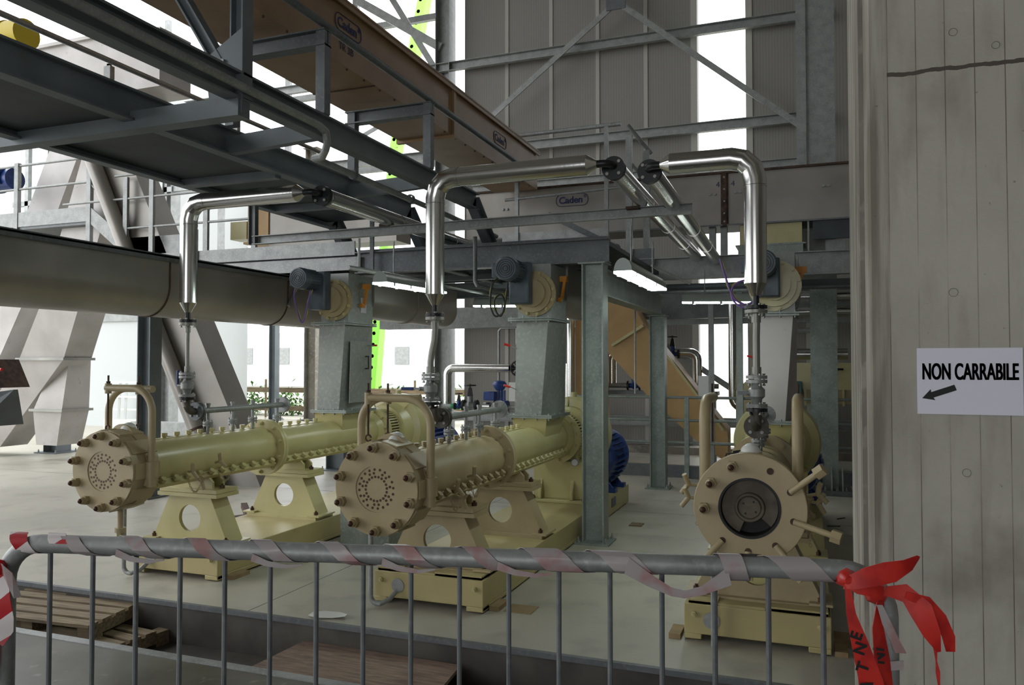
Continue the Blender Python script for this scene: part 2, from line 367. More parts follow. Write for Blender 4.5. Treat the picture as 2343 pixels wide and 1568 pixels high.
# ================================================================ CONCRETE PILLAR + SIGN
pl = thing('concrete_pillar', (.7, 3.4, 0), 'big board-marked grey concrete pillar at the right edge carrying the white sign', 'pillar')
pil = MB().prism([(.183, 2.9, 0), (.2, 2.88, 0), (1.75, 2.88, 0), (1.75, 3.95, 0), (.183, 3.95, 0)], (0, 0, 6.5)).build('shaft', PILLAR, pl)
# object coords of shaft are relative to pillar origin
st = MB()
for (x, z, r) in ((.45, 2.63, .013), (.44, 1.60+.18, .014), (.57, 2.32+.25, .012), (.47, 1.2, .013)):
    st.ring((x, 2.8795, z), (0, -1, 0), 0, .0006, r-.0012, r, 24)
st.build('form_tie_mark', PIT, pl)
MB().box(.168, .185, 2.925, 3.0, 0, 6.5).build('arris_strip', CONC, pl, label='plain concrete arris strip along the pillar edge')  # separate plain concrete strip along the left arris
sg = thing('paper_sign', (.46, 2.878, 1.5), 'white printed sheet reading NON CARRABILE with an arrow pointing left, taped on the concrete pillar', 'sign')
MB().box(.331, .629, 2.8765, 2.879, 1.386, 1.600).build('sheet', WHITE, sg)
for dx_ in (-.0011, 0, .0011): text('NON CARRABILE', .074, sg, (.3455+dx_, 2.8760, 1.499), (PI/2, 0, 0), INK, sx=.476, off=.0012, ext=.0003)
# arrow
ax = V((.345, 2.876, 1.437)); dirv = V((.094, 0, .035)).normalized(); nv = V((-dirv.z, 0, dirv.x))
pts = [ax, ax+dirv*.034+nv*.019, ax+dirv*.032+nv*.0095, ax+dirv*.103+nv*.0095, ax+dirv*.103-nv*.0095, ax+dirv*.032-nv*.0095, ax+dirv*.034-nv*.019]
MB().prism(pts, (0, .0004, 0)).build('arrow', INK, sg)

# ================================================================ BARRIER
B0, B1 = V((-1.99, 1.455, 0)), V((.10, 1.94, 0)); BD = (B1-B0).normalized()
br = thing('crowd_barrier', ((B0+B1)/2), 'galvanised crowd control barrier with vertical bars in the foreground, its top rail wound with tape', 'barrier')
zt = 1.085; R = .1
path = [B0+BD*.035+V((0, 0, .25))]
path += arc(B0 + BD*.035 + BD*R + V((0, 0, zt-R)), -BD, V((0, 0, 1)), R, 0, PI/2, 7)
path += arc(B1 + BD*.06 - BD*R + V((0, 0, zt-R)), V((0, 0, 1)), BD, R, 0, PI/2, 7)
path += [B1+BD*.06+V((0, 0, .25))]
MB().tube(path, .0235, 18).build('top_rail', GALV, br)
MB().cyl(B0+BD*.035+V((0, 0, .25)), B1+BD*.06+V((0, 0, .25)), .0175, 14).build('bottom_rail', GALV, br)
for i in range(17):
    p = B0 + BD*(.16+.1193*i)
    MB().cyl(p+V((0, 0, .255)), p+V((0, 0, zt-.012)), .0062, 8).build('bar', GALVD, br)
for e in (.3, 1.85):
    p = B0+BD*e; q = V((-BD.y, BD.x, 0))
    MB().tube([p-q*.26+V((0, 0, .012)), p-q*.06+V((0, 0, .1)), p+V((0, 0, .24)), p+q*.06+V((0, 0, .1)), p+q*.26+V((0, 0, .012))], .012, 10).build('foot', GALV, br)
# tape wound round the rail
wt = thing('wound_tape', (B0+BD*1.0+V((0, 0, zt))), 'faded red and white plastic tape spiralling round the top rail of the barrier', 'tape')
def wind(s0, s1, turns, wid, mt, ph=0, r=.0255):
    mb = MB(); n = int(turns*20); vs = []; fs = []
    for i in range(n+1):
        t = i/n; s = s0+(s1-s0)*t; a = ph+2*PI*turns*t
        q = V((-BD.y, BD.x, 0)); k = V((0, 0, 1)); rr = r + .0015*math.sin(5*a+s*9)
        for e in (-.5, .5):
            c = B0+BD*(s+e*wid)+V((0, 0, zt))
            vs.append(c + rr*(math.cos(a)*q+math.sin(a)*k)); vs.append(c + (rr+.001)*(math.cos(a)*q+math.sin(a)*k))
    for i in range(n):
        o = 4*i
        fs += [(o, o+2, o+6, o+4), (o+1, o+5, o+7, o+3), (o, o+4, o+5, o+1), (o+2, o+3, o+7, o+6)]
    mb.add(vs, fs); return mb.build('tape_wrap', mt, wt)
wind(.06, .2, 1.3, .05, STRIPE, 1); wind(.22, 1.36, 6.5, .05, TAPEW, 2); wind(1.40, 1.66, 1.6, .085, TAPEW, .5); wind(1.85, 1.91, 1.2, .05, TAPEW, .3, .029); wind(1.95, 2.08, .9, .09, TAPEW, 0)
def P3(s, dz, off=0.): return B0+BD*s+V((0, 0, zt+dz))+V((-BD.y, BD.x, 0))*off
MB().ribbon([P3(1.63, .0, -.027), P3(1.68, -.03, -.028), P3(1.73, -.055, -.028), P3(1.76, -.06, -.028), P3(1.80, -.05, -.028), P3(1.86, -.015, -.029)],
            [V((.3, 0, 1)), V((.2, 0, 1)), V((0, 0, 1)), V((0, 0, 1)), V((-.2, 0, 1)), V((-.2, 0, 1))], [.04, .03, .02, .018, .02, .04]).build('slack_loop', TAPEW, wt)
for s in (.36, .72, 1.05, 1.33):
    MB().ribbon([P3(s, -.01, -.0265), P3(s+.04, -.024, -.0275), P3(s+.09, -.030, -.0275), P3(s+.13, -.024, -.026)], [V((.2, 0, 1))]*4, [.02, .014, .010, .004]).build('slack_loop', TAPEW, wt)
# crumpled tape bunch at left corner
lt = thing('striped_tape', (B0+V((0, 0, .8))), 'red and white striped tape knotted at the left corner of the barrier and hanging down', 'tape')
q = V((BD.y, -BD.x, 0))
L0 = B0+BD*.035
def L3(px, py, off=.03): return L0+BD*((px-13)*.00098)+V((0, 0, zt-(py-1248)*.00094))+q*off
MB().ribbon([L3(18, 1310), L3(30, 1340), L3(42, 1390, .036), L3(46, 1440, .04), L3(40, 1480, .036), L3(40, 1515, .04)], [BD+V((0, 0, .1)), BD, BD+q*.3, BD, BD-q*.3, BD], [.02, .03, .042, .05, .045, .006]).build('hanging_end', STRIPE, lt)
MB().ribbon([L3(8, 1310), L3(4, 1380), L3(2, 1440, .035), L3(6, 1530, .04), L3(5, 1620, .04)], BD, [.02, .03, .035, .035, .03]).build('hanging_end', STRIPE, lt)
MB().ribbon([L3(22, 1305, .03), L3(50, 1325, .045), L3(76, 1350, .05), L3(92, 1368, .045)], [V((-.3, 0, 1)), V((-.4, 0, 1)), V((-.5, .3, 1)), V((-.5, 0, 1))], [.02, .055, .065, .025]).build('loose_flap', TAPEW, lt)
MB().lathe(L3(14, 1310, .015), q, [(0, .018), (.012, .022), (.024, .016), (.03, .006)], 9).build('knot', STRIPE, lt)
rt = thing('red_tape', (B1+V((0, 0, .9))), 'bright red plastic tape knotted at the right corner of the barrier with torn ends hanging', 'tape')
def T3(px, py, off=.035): return B1+BD*((px-1964)*.00098)+V((0, 0, zt-(py-1306)*.00098))+q*off
MB().lathe(T3(1932, 1318, .0), q, [(0, .026), (.014, .024), (.03, .02), (.04, .008)], 8).build('knot', RED, rt)
MB().ribbon([T3(1925, 1325), T3(1955, 1312, .045), T3(1995, 1300, .05), T3(2035, 1290, .055), T3(2068, 1272, .05), T3(2080, 1262, .045)], [V((.3, 0, 1))]*6, [.03, .05, .056, .05, .034, .006]).build('torn_end', RED, rt)
MB().ribbon([T3(1925, 1322), T3(1950, 1330, .04), T3(1985, 1338, .045), T3(2005, 1345, .04)], [V((.1, 0, 1))]*4, [.02, .035, .03, .03]).build('torn_end', RED, rt)
MB().lathe(T3(1998, 1350, .0), q, [(0, .026), (.014, .028), (.03, .02), (.04, .006)], 8).build('knot', RED, rt)
MB().ribbon([T3(2010, 1340), T3(2050, 1342, .04), T3(2080, 1375, .05), T3(2100, 1425, .055), T3(2116, 1465, .05)], [V((.3, 0, 1)), V((.2, 0, 1)), V((1, 0, .7)), V((1, 0, .4)), V((1, 0, .3))], [.02, .04, .05, .036, .008]).build('torn_end', RED, rt)
MB().ribbon([T3(2050, 1345, .045), T3(2090, 1356, .05), T3(2118, 1390, .05), T3(2136, 1430, .05), T3(2142, 1465, .045)], [V((.3, 0, 1)), V((.8, 0, 1)), V((1, 0, .5)), V((1, 0, .1)), V((1, 0, .1))], [.015, .026, .028, .026, .018]).build('torn_end', RED, rt)
MB().ribbon([T3(2114, 1455), T3(2116, 1490), T3(2119, 1515), T3(2122, 1560)], [V((1, 0, .2))]*4, [.01, .003, .009, .002]).build('torn_end', RED, rt)
MB().ribbon([T3(1930, 1330), T3(1934, 1390, .045), T3(1950, 1450, .05), T3(1972, 1530, .05), T3(1988, 1640, .05), T3(1995, 1760, .05)], [BD, BD, BD, BD+q*.3, BD, BD], [.012, .02, .036, .05, .06, .06]).build('hanging_end', RED, rt)
MB().ribbon([T3(2000, 1365, .035), T3(1992, 1420, .04), T3(2000, 1490, .04), T3(2008, 1600, .04)], [BD-q*.5]*4, [.02, .03, .042, .05]).build('hanging_end', RED, rt)
MB().ribbon([T3(1996, 1370, .042), T3(2010, 1410, .045), T3(2028, 1450, .045), T3(2040, 1475, .04)], [BD]*4, [.012, .02, .02, .024]).build('clear_strip', TAPEW, rt)
MB().ribbon([T3(2020, 1508, .03), T3(2048, 1503, .035)], [V((0, 0, 1))]*2, [.02, .02]).build('clear_strip', TAPEW, rt)
for i, (ch, px, py) in enumerate((('A', 1962, 1560), ('T', 1956, 1518), ('N', 1950, 1480), ('E', 1944, 1448))):
    text(ch, .034, rt, T3(px+6, py, .056), (PI/2, math.radians(-72), math.atan2(BD.y, BD.x)), INK, ext=.0004, off=.001)
for i, (ch, px, py) in enumerate((('N', 1996, 1500), ('I', 1996, 1472))):
    text(ch, .032, rt, T3(px+6, py, .046), (PI/2, math.radians(-85), math.atan2(BD.y, BD.x)), INK, ext=.0004, off=.001)

# ================================================================ MACHINES
NAMES = {1: 'left', 2: 'middle', 3: 'right'}
def circ_bolts(src, name, cx, y, cz, r, n, parent, ph=0., skip=()):
    for i in range(n):
        if i in skip: continue
        a = ph+2*PI*i/n
        inst(name, src, (cx+r*math.cos(a), y, cz+r*math.sin(a)), parent)
def machine(k, cx):
    LAB = {1: 'left cream disperser machine with closed front cover, nearest the leaning duct',
           2: 'middle cream disperser machine with dusty tan closed front cover, beside the nearest column',
           3: 'right cream disperser machine with open dark bore and splayed bolts, beside the concrete pillar'}
    g = thing('disperser_machine', (cx, 6.6, 0), LAB[k], 'machine', 'dispersers set in a row on the slab')
    az = .845
    # base frame
    b = MB().box(cx-.385, cx+.385, 4.52, 8.72, .038, .205).box(cx-.385, cx-.29, 4.52, 4.62, .008, .04).box(cx+.27, cx+.385, 4.52, 4.62, .008, .04).box(cx+.375, cx+.385, 4.52, 8.72, .012, .04).box(cx-.385, cx-.375, 4.52, 8.72, .012, .04)
    b.box(cx-.375, cx-.28, 6.5, 6.62, .0, .06).box(cx+.28, cx+.375, 6.5, 6.62, .0, .06).box(cx-.375, cx-.28, 8.5, 8.62, .0, .06).box(cx+.28, cx+.375, 8.5, 8.62, .0, .06)
    bf = b.build('base_frame', BASEP, g, bevel=.006)
    for (x0, x1, y0, y1) in ((-.37, .37, 4.53, 4.9), (.05, .37, 4.53, 4.75), (-.36, -.2, 4.53, 4.75)):
        MB().box(cx+x0, cx+x1, y0, y1, .205, .218 if x1-x0 > .5 else .228).build('shim_plate', BASEP, bf)
    for (x, y) in ((.33, 4.6), (-.33, 4.6)): inst('plug', HEXC, (cx+x, 4.52, .15), bf)
    if k == 2:
        MB().box(cx+.385, cx+.39, 7.9, 8.08, .08, .17).build('name_plate', DGREY, bf)
    # pedestals
    for (py, dust) in ((4.66, True), (5.78, True)):
        pm = DUSTY if (k != 1 and py < 5) else (DUSTY if k == 2 else CREAM)
        pd = MB().box(cx-.36, cx+.36, py-.04, py+.22, .205, .232).build('pedestal', pm, g)
        # trapezoid plate with round hole
        n = 40; zb, ztp = .232, .565; zc = .40; rh = .1
        def outer(a):
            dx, dz = math.cos(a), math.sin(a)
            best = 9
            # edges: bottom, top, slanted
            if dz < -1e-6: best = min(best, (zb-zc)/dz)
            if dz > 1e-6: best = min(best, (ztp-zc)/dz)
            for sgn in (-1, 1):
                # x = sgn*(.35 - (z-zb)*.16/.333)
                den = sgn*dx + dz*.48
                if den > 1e-6: t = (.35-(zc-zb)*.48)/den; best = min(best, t)
            return best
        angs = [2*PI*i/n for i in range(n)]
        for (xx, z_) in ((.35, zb), (-.35, zb), (.19, ztp), (-.19, ztp)): angs.append(math.atan2(z_-zc, xx) % (2*PI))
        angs = sorted(angs); n = len(angs); mb = MB(); vs = []
        for yy in (py, py+.03):
            for a in angs:
                t = outer(a); vs.append((cx+t*math.cos(a), yy, zc+t*math.sin(a)))
            for a in angs: vs.append((cx+rh*math.cos(a), yy, zc+rh*math.sin(a)))
        fs = []
        for i in range(n):
            j = (i+1) % n
            fs += [(i, j, n+j, n+i), (2*n+i, 3*n+i, 3*n+j, 2*n+j), (i, 2*n+i, 2*n+j, j), (n+i, n+j, 3*n+j, 3*n+i)]
        mb.add(vs, fs); mb.build('front_plate', pm, pd)
        MB().prism([(cx-.35, py+.03, zb), (cx-.32, py+.03, zb), (cx-.165, py+.03, ztp), (cx-.19, py+.03, ztp)], (0, .14, 0)).build('side_plate', pm, pd)
        MB().prism([(cx+.32, py+.03, zb), (cx+.35, py+.03, zb), (cx+.19, py+.03, ztp), (cx+.165, py+.03, ztp)], (0, .14, 0)).build('side_plate', pm, pd)
        MB().box(cx-.27, cx+.28, py-.04, py+.2, .565, .592).box(cx-.26, cx+.27, py-.03, py+.2, .594, .622).build('top_plate', pm, pd)
        # saddle
        MB().prism([(cx-.19, py+.02, .622), (cx+.19, py+.02, .622), (cx+.19, py+.02, .67), (cx+.13, py+.02, .73), (cx-.13, py+.02, .73), (cx-.19, py+.02, .67)], (0, .022, 0)).prism([(cx-.19, py+.13, .622), (cx+.19, py+.13, .622), (cx+.19, py+.13, .67), (cx+.13, py+.13, .73), (cx-.13, py+.13, .73), (cx-.19, py+.13, .67)], (0, .022, 0)).box(cx-.1, cx+.1, py+.03, py+.14, .63, .735).build('saddle', pm, pd)
        for x in (-.22, .23):
            inst('bolt', ANCH, (cx+x, py+.08, .622), pd)
        for x in (-.335, .335):
            MB().box(cx+x-.06, cx+x+.06, py-.05, py+.2, .232, .245).build('clamp_plate', pm, pd)
            inst('bolt', ANCH, (cx+x, py+.0, .245), pd)
    # barrel
    y0f = 4.13 if k != 3 else 4.3
    m1 = DUSTY if k != 1 else CREAM
    bl = MB().lathe((cx, y0f, az), (0, 1, 0), [(0, .165), (5.47-y0f, .165)], 40).build('front_barrel', m1, g)
    # split ridges
    def ridge(ya, yb, ang, mt, par, up):
        c, s_ = math.cos(ang), math.sin(ang); r0 = .15; r1 = .196
        t = V((-s_, 0, c)); o = V((cx, 0, az))
        e = V((c, 0, s_)); r1 = .212
        MB().obox(o+e*((r0+r1)/2)+V((0, (ya+yb)/2, 0)), e*(r1-r0)/2, V((0, (yb-ya)/2, 0)), t*.016).build('split_flange', mt, par)
        n = max(3, int(round((yb-ya)/.118)))
        for i in range(n):
            y = ya+.05+(yb-ya-.1)*i/(n-1)
            dirr = t*up
            # orient Z -> dirr
            rot = dirr.to_track_quat('Z', 'Y').to_euler()
            inst('split_bolt', LUGD if mt == DUSTY else LUGC, V((cx, y, az))+e*.19+dirr*.016, par, rot)
    ridge(y0f+.05, 5.45, math.radians(-40), m1, bl, 1)
    # vertical-headed bolts along top
    for i in range(10):
        inst('split_bolt', LUGD if k != 1 else LUGC, (cx-.045, 4.33+.12*i, az+.168), bl)
    MB().box(cx-.075, cx-.012, 4.2, 5.45, az+.13, az+.168).build('top_strip', m1, bl)
    mf = MB().lathe((cx, 5.47, az), (0, 1, 0), [(0, .06), (0, .235), (.028, .235), (.03, .228), (.032, .235), (.06, .235), (.06, .06)], 48).build('mid_flange', m1, g)
    circ_bolts(HEXD if k != 1 else HEXC, 'flange_bolt', cx, 5.47, az, .203, 10, mf, .3)
    rb = MB().lathe((cx, 5.53, az), (0, 1, 0), [(0, .15), (1.62, .15), (1.66, .2), (1.72, .2)], 40).build('rear_barrel', CREAM, g)
    ridge(5.55, 7.05, math.radians(-40), CREAM, rb, 1)
    MB().box(cx-.075, cx-.012, 5.53, 6.4, az+.11, az+.155).build('top_strip', CREAM, rb)
    for i in range(6): inst('split_bolt', LUGC, (cx-.045, 5.66+.13*i, az+.155), rb)
    # inlet hopper under chute flange
    MB().frust([(cx-.13, 6.5, az+.05), (cx+.13, 6.5, az+.05), (cx+.13, 6.95, az+.05), (cx-.13, 6.95, az+.05)], [(cx-.15, 6.44, 1.075), (cx+.17, 6.44, 1.075), (cx+.17, 6.96, 1.075), (cx-.15, 6.96, 1.075)]).build('inlet_hopper', CREAM, rb)
    rf = MB().lathe((cx, 7.2, az), (0, 1, 0), [(0, .1), (0, .25), (.05, .25), (.05, .1)], 48).build('rear_flange', CREAM, g)
    circ_bolts(HEXC, 'flange_bolt', cx, 7.2, az, .215, 12, rf, .2)
    lv = MB().lathe((cx, 7.25, az), (0, 1, 0), [(0, .2), (.26, .2)], 48).build('guard_ring', RUST, g)
    for i in range(44):
        a = 2*PI*i/44; e = V((math.cos(a), 0, math.sin(a))); t = V((-math.sin(a), 0, math.cos(a)))
        lvb = MB().obox(V((cx, 7.38, az))+e*.207, V((0, .12, 0)), e*.006, t*.008).build('guard_bar', CREAM, lv)
    MB().ring((cx, 7.49, az), (0, 1, 0), 0, .03, .1, .25, 48).build('guard_rim', CREAM, lv)
    dr = MB().lathe((cx, 7.52, az-.02), (0, 1, 0), [(0, .25), (.12, .3), (.14, .37), (.18, .385), (.42, .385), (.45, .37)], 56).build('gear_drum', CREAM, g)
    for a in (50, 90, 130):
        e = V((math.cos(math.radians(a)), 0, math.sin(math.radians(a))))
        MB().prism([V((cx, 7.6, az))+e*.25-V((.008*e.z, 0, -.008*e.x)), V((cx, 7.67, az))+e*.3-V((.008*e.z, 0, -.008*e.x)), V((cx, 7.67, az))+e*.37-V((.008*e.z, 0, -.008*e.x))], (.016*e.z, 0, -.016*e.x)).build('drum_rib', CREAM, dr)
    MB().cyl((cx+.02, 7.8, az+.35), (cx+.02, 7.8, az+.41), .03, 14).build('breather_cap', CREAM, dr)
    MB().box(cx-.3, cx+.3, 7.28, 7.95, .205, .235).box(cx-.27, cx+.27, 7.36, 7.9, .235, .6).prism([(cx-.2, 7.3, .235), (cx-.2, 7.3, .3), (cx-.2, 7.5, .7), (cx-.2, 7.6, .7), (cx-.2, 7.6, .235)], (.03, 0, 0)).prism([(cx+.12, 7.3, .235), (cx+.12, 7.3, .3), (cx+.12, 7.5, .7), (cx+.12, 7.6, .7), (cx+.12, 7.6, .235)], (.03, 0, 0)).build('bearing_stand', CREAM, g, bevel=.005)
    for x in (-.25, .25): inst('bolt', ANCH, (cx+x, 7.31, .235), g)
    if k == 2:
        gg = MB().cyl((cx+.17, 7.33, .6), (cx+.17, 7.30, .6), .036, 24).build('pressure_gauge', GALV, g)
        MB().cyl((cx+.17, 7.299, .6), (cx+.17, 7.297, .6), .03, 24).build('dial', WHITE, gg)
        MB().tube([(cx+.17, 7.33, .6), (cx+.12, 7.38, .62), (cx+.05, 7.4, .6)], .006, 8).build('stem', GALV, gg)
    # motor
    mo = thing('electric_motor', (cx, 8.3, .2), {1: 'blue finned electric motor behind the left disperser, mostly hidden', 2: 'blue finned electric motor seen just right of the nearest steel column', 3: 'blue finned electric motor hidden behind the right disperser'}[k], 'motor', 'blue main drive motors')
    mb = MB().lathe((cx+.1, 8.02, .54), (0, 1, 0), [(0, .12), (.02, .26), (.1, .28), (.52, .28), (.56, .3), (.66, .3), (.7, .22)], 40)
    mbo = mb.build('housing', BLUE, mo)
    fn = MB()
    for i in range(26):
        a = math.radians(-75+i*10.6)
        for sg_ in (1,):
            e = V((math.cos(a), 0, math.sin(a)))
            fn.obox(V((cx+.1, 8.33, .54))+e*.3, V((0, .2, 0)), e*.02, V((-e.z, 0, e.x))*.003)
    fn.build('cooling_fins', BLUE, mo)
    for x in (-.2, .2):
        for y in (8.1, 8.5):
            MB().box(cx+.1+x-.09, cx+.1+x+.09, y-.05, y+.05, .205, .25).prism([(cx+.1+x-.05, y-.012, .25), (cx+.1+x+.05, y-.012, .25), (cx+.1+x*.6+.05, y-.012, .36), (cx+.1+x*.6-.05, y-.012, .36)], (0, .03, 0)).build('foot', BLUE, mo)
    MB().box(cx-.1, cx+.12, 8.2, 8.42, .8, .93).build('terminal_box', BLUE, mo)
    # steel elements around the front
    if k != 3:
        cv = MB().ring((cx, 3.88, az), (0, 1, 0), 0, .05, .13, .262, 56).build('front_cover', DUSTY, g)
        MB().lathe((cx, 3.885, az), (0, 1, 0), [(0, .0), (0, .1305), (.04, .1305)], 40).build('cover_plate', DUSTY, cv)
        cl = {'ring': MB()}
        # perforation ring: clusters of holes
        for i in range(20):
            a = 2*PI*i/20+.1
            for j in range(3):
                rr = .068+.0205*j; aa = a + (.08 if j % 2 else 0)
                if (i+j) % 3 == 2 and j == 1: continue
                MBh = cl['ring']; MBh.cyl((cx+rr*math.cos(aa), 3.8845, az+rr*math.sin(aa)), (cx+rr*math.cos(aa), 3.8838, az+rr*math.sin(aa)), .0078, 10)
        cl['ring'].build('drain_holes', NUT, cv)
        MB().ring((cx, 3.93, az), (0, 1, 0), 0, .07, .1, .255, 56).build('second_ring', DUSTY, g)
        MB().ring((cx, 4.0, az), (0, 1, 0), .004, .1, .1, .262, 56).build('third_ring', DUSTY, g)
        MB().lathe((cx, 4.1, az), (0, 1, 0), [(0, .255), (.03, .235), (.06, .17)], 48).build('neck_ring', m1, g)
        for i in range(10):
            a = 2*PI*i/10+math.radians(20)
            p = (cx+.232*math.cos(a), 3.88, az+.232*math.sin(a))
            o = inst('cover_nut', ACORN, p, g); o['_o'] = tuple(p)
            inst('nut_core', CORE, (p[0], p[1], p[2]), o)
            MB().cyl((p[0], 3.94, p[2]), (p[0]*1, 4.1, p[2]), .014, 10).build('swing_bolt', DUSTY, g)
            MB().obox((cx+.255*math.cos(a+.3), 4.0, az+.255*math.sin(a+.3)), V((0, .1, 0)), V((math.cos(a+.3), 0, math.sin(a+.3)))*.012, V((-math.sin(a+.3), 0, math.cos(a+.3)))*.05).build('clamp_lug', DUSTY, g)
        # davits
        for sgn, yy, zt_ in ((1, 4.02, 1.385 if k == 1 else 1.35), (-1, 4.17, 1.375 if k == 1 else 1.345)):
            px = cx+.272*sgn
            pth = [(px, yy, .78), (px, yy, zt_-.16)] + [tuple(p) for p in arc((px-sgn*.16, yy, zt_-.16), (sgn, 0, 0), (0, 0, 1), .16, 0, PI/2, 10)][1:] + [(px-sgn*.40, yy, zt_)]
            dv = MB().tube(pth, .0235, 18).build('davit_arm', DUSTY, g)
            MB().cyl((px, yy, .80), (px, yy, .905), .04, 20).cyl((px, yy, .74), (px, yy, .80), .03, 16).build('hinge_socket', DUSTY, dv)
            MB().box(min(px, px-sgn*.1), max(px, px-sgn*.1), yy-.03, yy+.03, .75, .82).build('hinge_bracket', DUSTY, dv)
            hx = (px-.385 if sgn > 0 else px+.27) if k == 1 else (cx-.135 if sgn > 0 else cx-.09)
            MB().cyl((hx, yy, zt_-.038), (hx, yy, zt_+.03), .022, 12).build('rod_boss', DUSTY, dv)
            MB().cyl((hx, yy, 1.13), (hx, yy, zt_+.085), .0065, 8).build('threaded_rod', RUST, dv)
            MB().hexa((hx, yy, zt_+.03), (hx, yy, zt_+.045), .014).build('rod_nut', RUST, dv)
            ring = [tuple(p) for p in arc((hx, yy, 1.115), (1, 0, 0), (0, 0, 1), .018, 0, 2*PI*.94, 14)]
            MB().tube(ring, .006, 8).build('eye_ring', NUT, dv)
        # drain stub under cover
        if k == 1:
            MB().cyl((cx+.03, 4.0, .45), (cx+.03, 4.0, .6), .018, 12).cyl((cx+.03, 4.0, .43), (cx+.03, 4.0, .46), .036, 16).cyl((cx+.03, 4.0, .395), (cx+.03, 4.0, .43), .026, 6).build('drain_stub', DUSTY, g)
        MB().lathe((cx+.01, 4.02, az+.19), (0, 1, 0), [(0, .11), (.05, .11)], 32).build('top_lobe', DUSTY, g)
    else:
        fy = 4.12
        cv = MB().ring((cx, fy, az-.02), (0, 1, 0), 0, .06, .145, .275, 64).build('front_flange', DUSTY, g, bevel=.004)
        MB().ring((cx, fy+.06, az-.02), (0, 1, 0), 0, .05, .148, .262, 56).build('second_ring', DUSTY, g)
        MB().lathe((cx, fy+.11, az-.01), (0, 1, 0), [(0, .25), (.04, .2), (.06, .17)], 48).build('neck_ring', DUSTY, g)
        MB().ring((cx, fy-.002, az-.02), (0, 1, 0), 0, .02, .141, .152, 64).build('seal_ring', RUBBER, cv)
        bo = MB().ring((cx, fy+.004, az-.02), (0, 1, 0), 0, .3, .139, .147, 48).build('bore_wall', DARKHOLE, g)
        # rotor (sector cut out at bottom)
        mbr = MB(); cz = az-.02; n = 40; vs = []; fs = []
        a0, a1 = math.radians(-42), math.radians(248)
        for i in range(n+1):
            a = a0+(a1-a0)*i/n
            for r_, y_ in ((.076, fy+.03), (.136, fy+.03), (.136, fy+.08), (.076, fy+.08)): vs.append((cx+r_*math.cos(a), y_, cz+r_*math.sin(a)))
        for i in range(n):
            for q_ in range(4): j = (q_+1) % 4; fs.append((4*i+q_, 4*i+j, 4*i+4+j, 4*i+4+q_))
        fs += [(0, 1, 2, 3), (4*n+3, 4*n+2, 4*n+1, 4*n)]
        mbr.add(vs, fs); rr_ = mbr.build('rotor_blade', GREYPLATE, g)
        MB().lathe((cx, fy+.02, cz), (0, 1, 0), [(0, 0), (0, .052), (.004, .056), (.0, .06), (0, .07), (.006, .076), (.06, .076)], 40).build('rotor_hub', GREYPLATE, g)
        hb = MB()
        for i in range(4): a = PI/4+PI/2*i+.2; hb.cyl((cx+.036*math.cos(a), fy+.0195, cz+.036*math.sin(a)), (cx+.036*math.cos(a), fy+.0185, cz+.036*math.sin(a)), .006, 10)
        hb.build('hub_holes', RUBBER, g)
        MB().lathe((cx, fy+.095, cz), (0, 1, 0), [(0, .14), (.01, .14)], 40).build('bore_back', RUBBER, g)
        # upper-left bolts still tightened
        for a in (112, 148, 183):
            a = math.radians(a); p = (cx+.222*math.cos(a), fy, cz+.222*math.sin(a))
            o = inst('cover_nut', ACORN, p, g); o['_o'] = p; inst('nut_core', CORE, p, o)
        # slots and splayed bolts
        for a, tw, ln_ in ((62, 0, 0), (25, 15, .17), (-14, 0, .19), (-55, 8, .16), (-92, 0, .10), (-128, -4, .15)):
            a = math.radians(a); p = V((cx+.215*math.cos(a), fy-.003, cz+.215*math.sin(a)))
            MB().lathe(p, (0, 1, 0), [(0, 0), (0, .017), (.004, .017)], 16).build('bolt_slot', RUST, cv)
            if ln_:
                b_ = a+math.radians(tw); e = V((math.cos(b_), -.25, math.sin(b_))).normalized(); q_ = p+e*ln_
                sb = MB().cyl(p, q_, .0155, 14).build('swing_bolt', DUSTY, g)
                MB().hexa(q_-e*.01, q_+e*.038, .033).build('nut', DUSTY, sb)
        # davits turned back
        for sgn in (-1, 1):
            px = cx+.228*sgn - (.01 if sgn < 0 else 0); yy = 4.3; zt_ = 1.355
            pth = [(px, yy, .8), (px, yy, zt_-.13)] + [tuple(p) for p in arc((px, yy+.13, zt_-.13), (0, -1, 0), (0, 0, 1), .13, 0, PI/2, 8)][1:] + [(px, yy+.4, zt_)]
            dv = MB().tube(pth, .029, 18).build('davit_arm', DUSTY, g)
            MB().cyl((px, yy, .78), (px, yy, .87), .036, 20).build('hinge_socket', DUSTY, dv)
            MB().cyl((px, yy+.36, 1.1), (px, yy+.36, zt_+.08), .0065, 8).build('threaded_rod', RUST, dv)
    # sight lamp dome on top of the front housing
    dp = thing('inspection_lamp', (cx+.0, 4.1, az+.24), {1: 'white domed lamp wrapped in plastic on top of the left disperser front', 2: 'white domed lamp wrapped in plastic on top of the middle disperser front', 3: 'white domed lamp with dark plug on top of the right disperser front'}[k], 'lamp', 'domed lamps on the disperser fronts')
    lx = cx+(.03 if k != 3 else .0); ly = 4.06 if k != 3 else 4.25
    MB().lathe((lx, ly, az+(.25 if k != 3 else .235)), (0, 0, 1), [(0, .05), (.012, .052), (.03, .047), (.045, .036), (.056, .018), (.059, 0)], 28).build('dome', WHITEP, dp)
    MB().cyl((lx, ly, az+.225), (lx, ly, az+.25), .058, 24).build('collar', DUSTY, dp)
    if k == 3: MB().cyl((lx-.05, ly, az+.245), (lx-.085, ly-.01, az+.24), .012, 10).tube([(lx-.085, ly-.01, az+.24), (lx-.12, ly, az+.235), (lx-.15, ly, az+.16)], .004, 6).build('plug', RUBBER, dp)
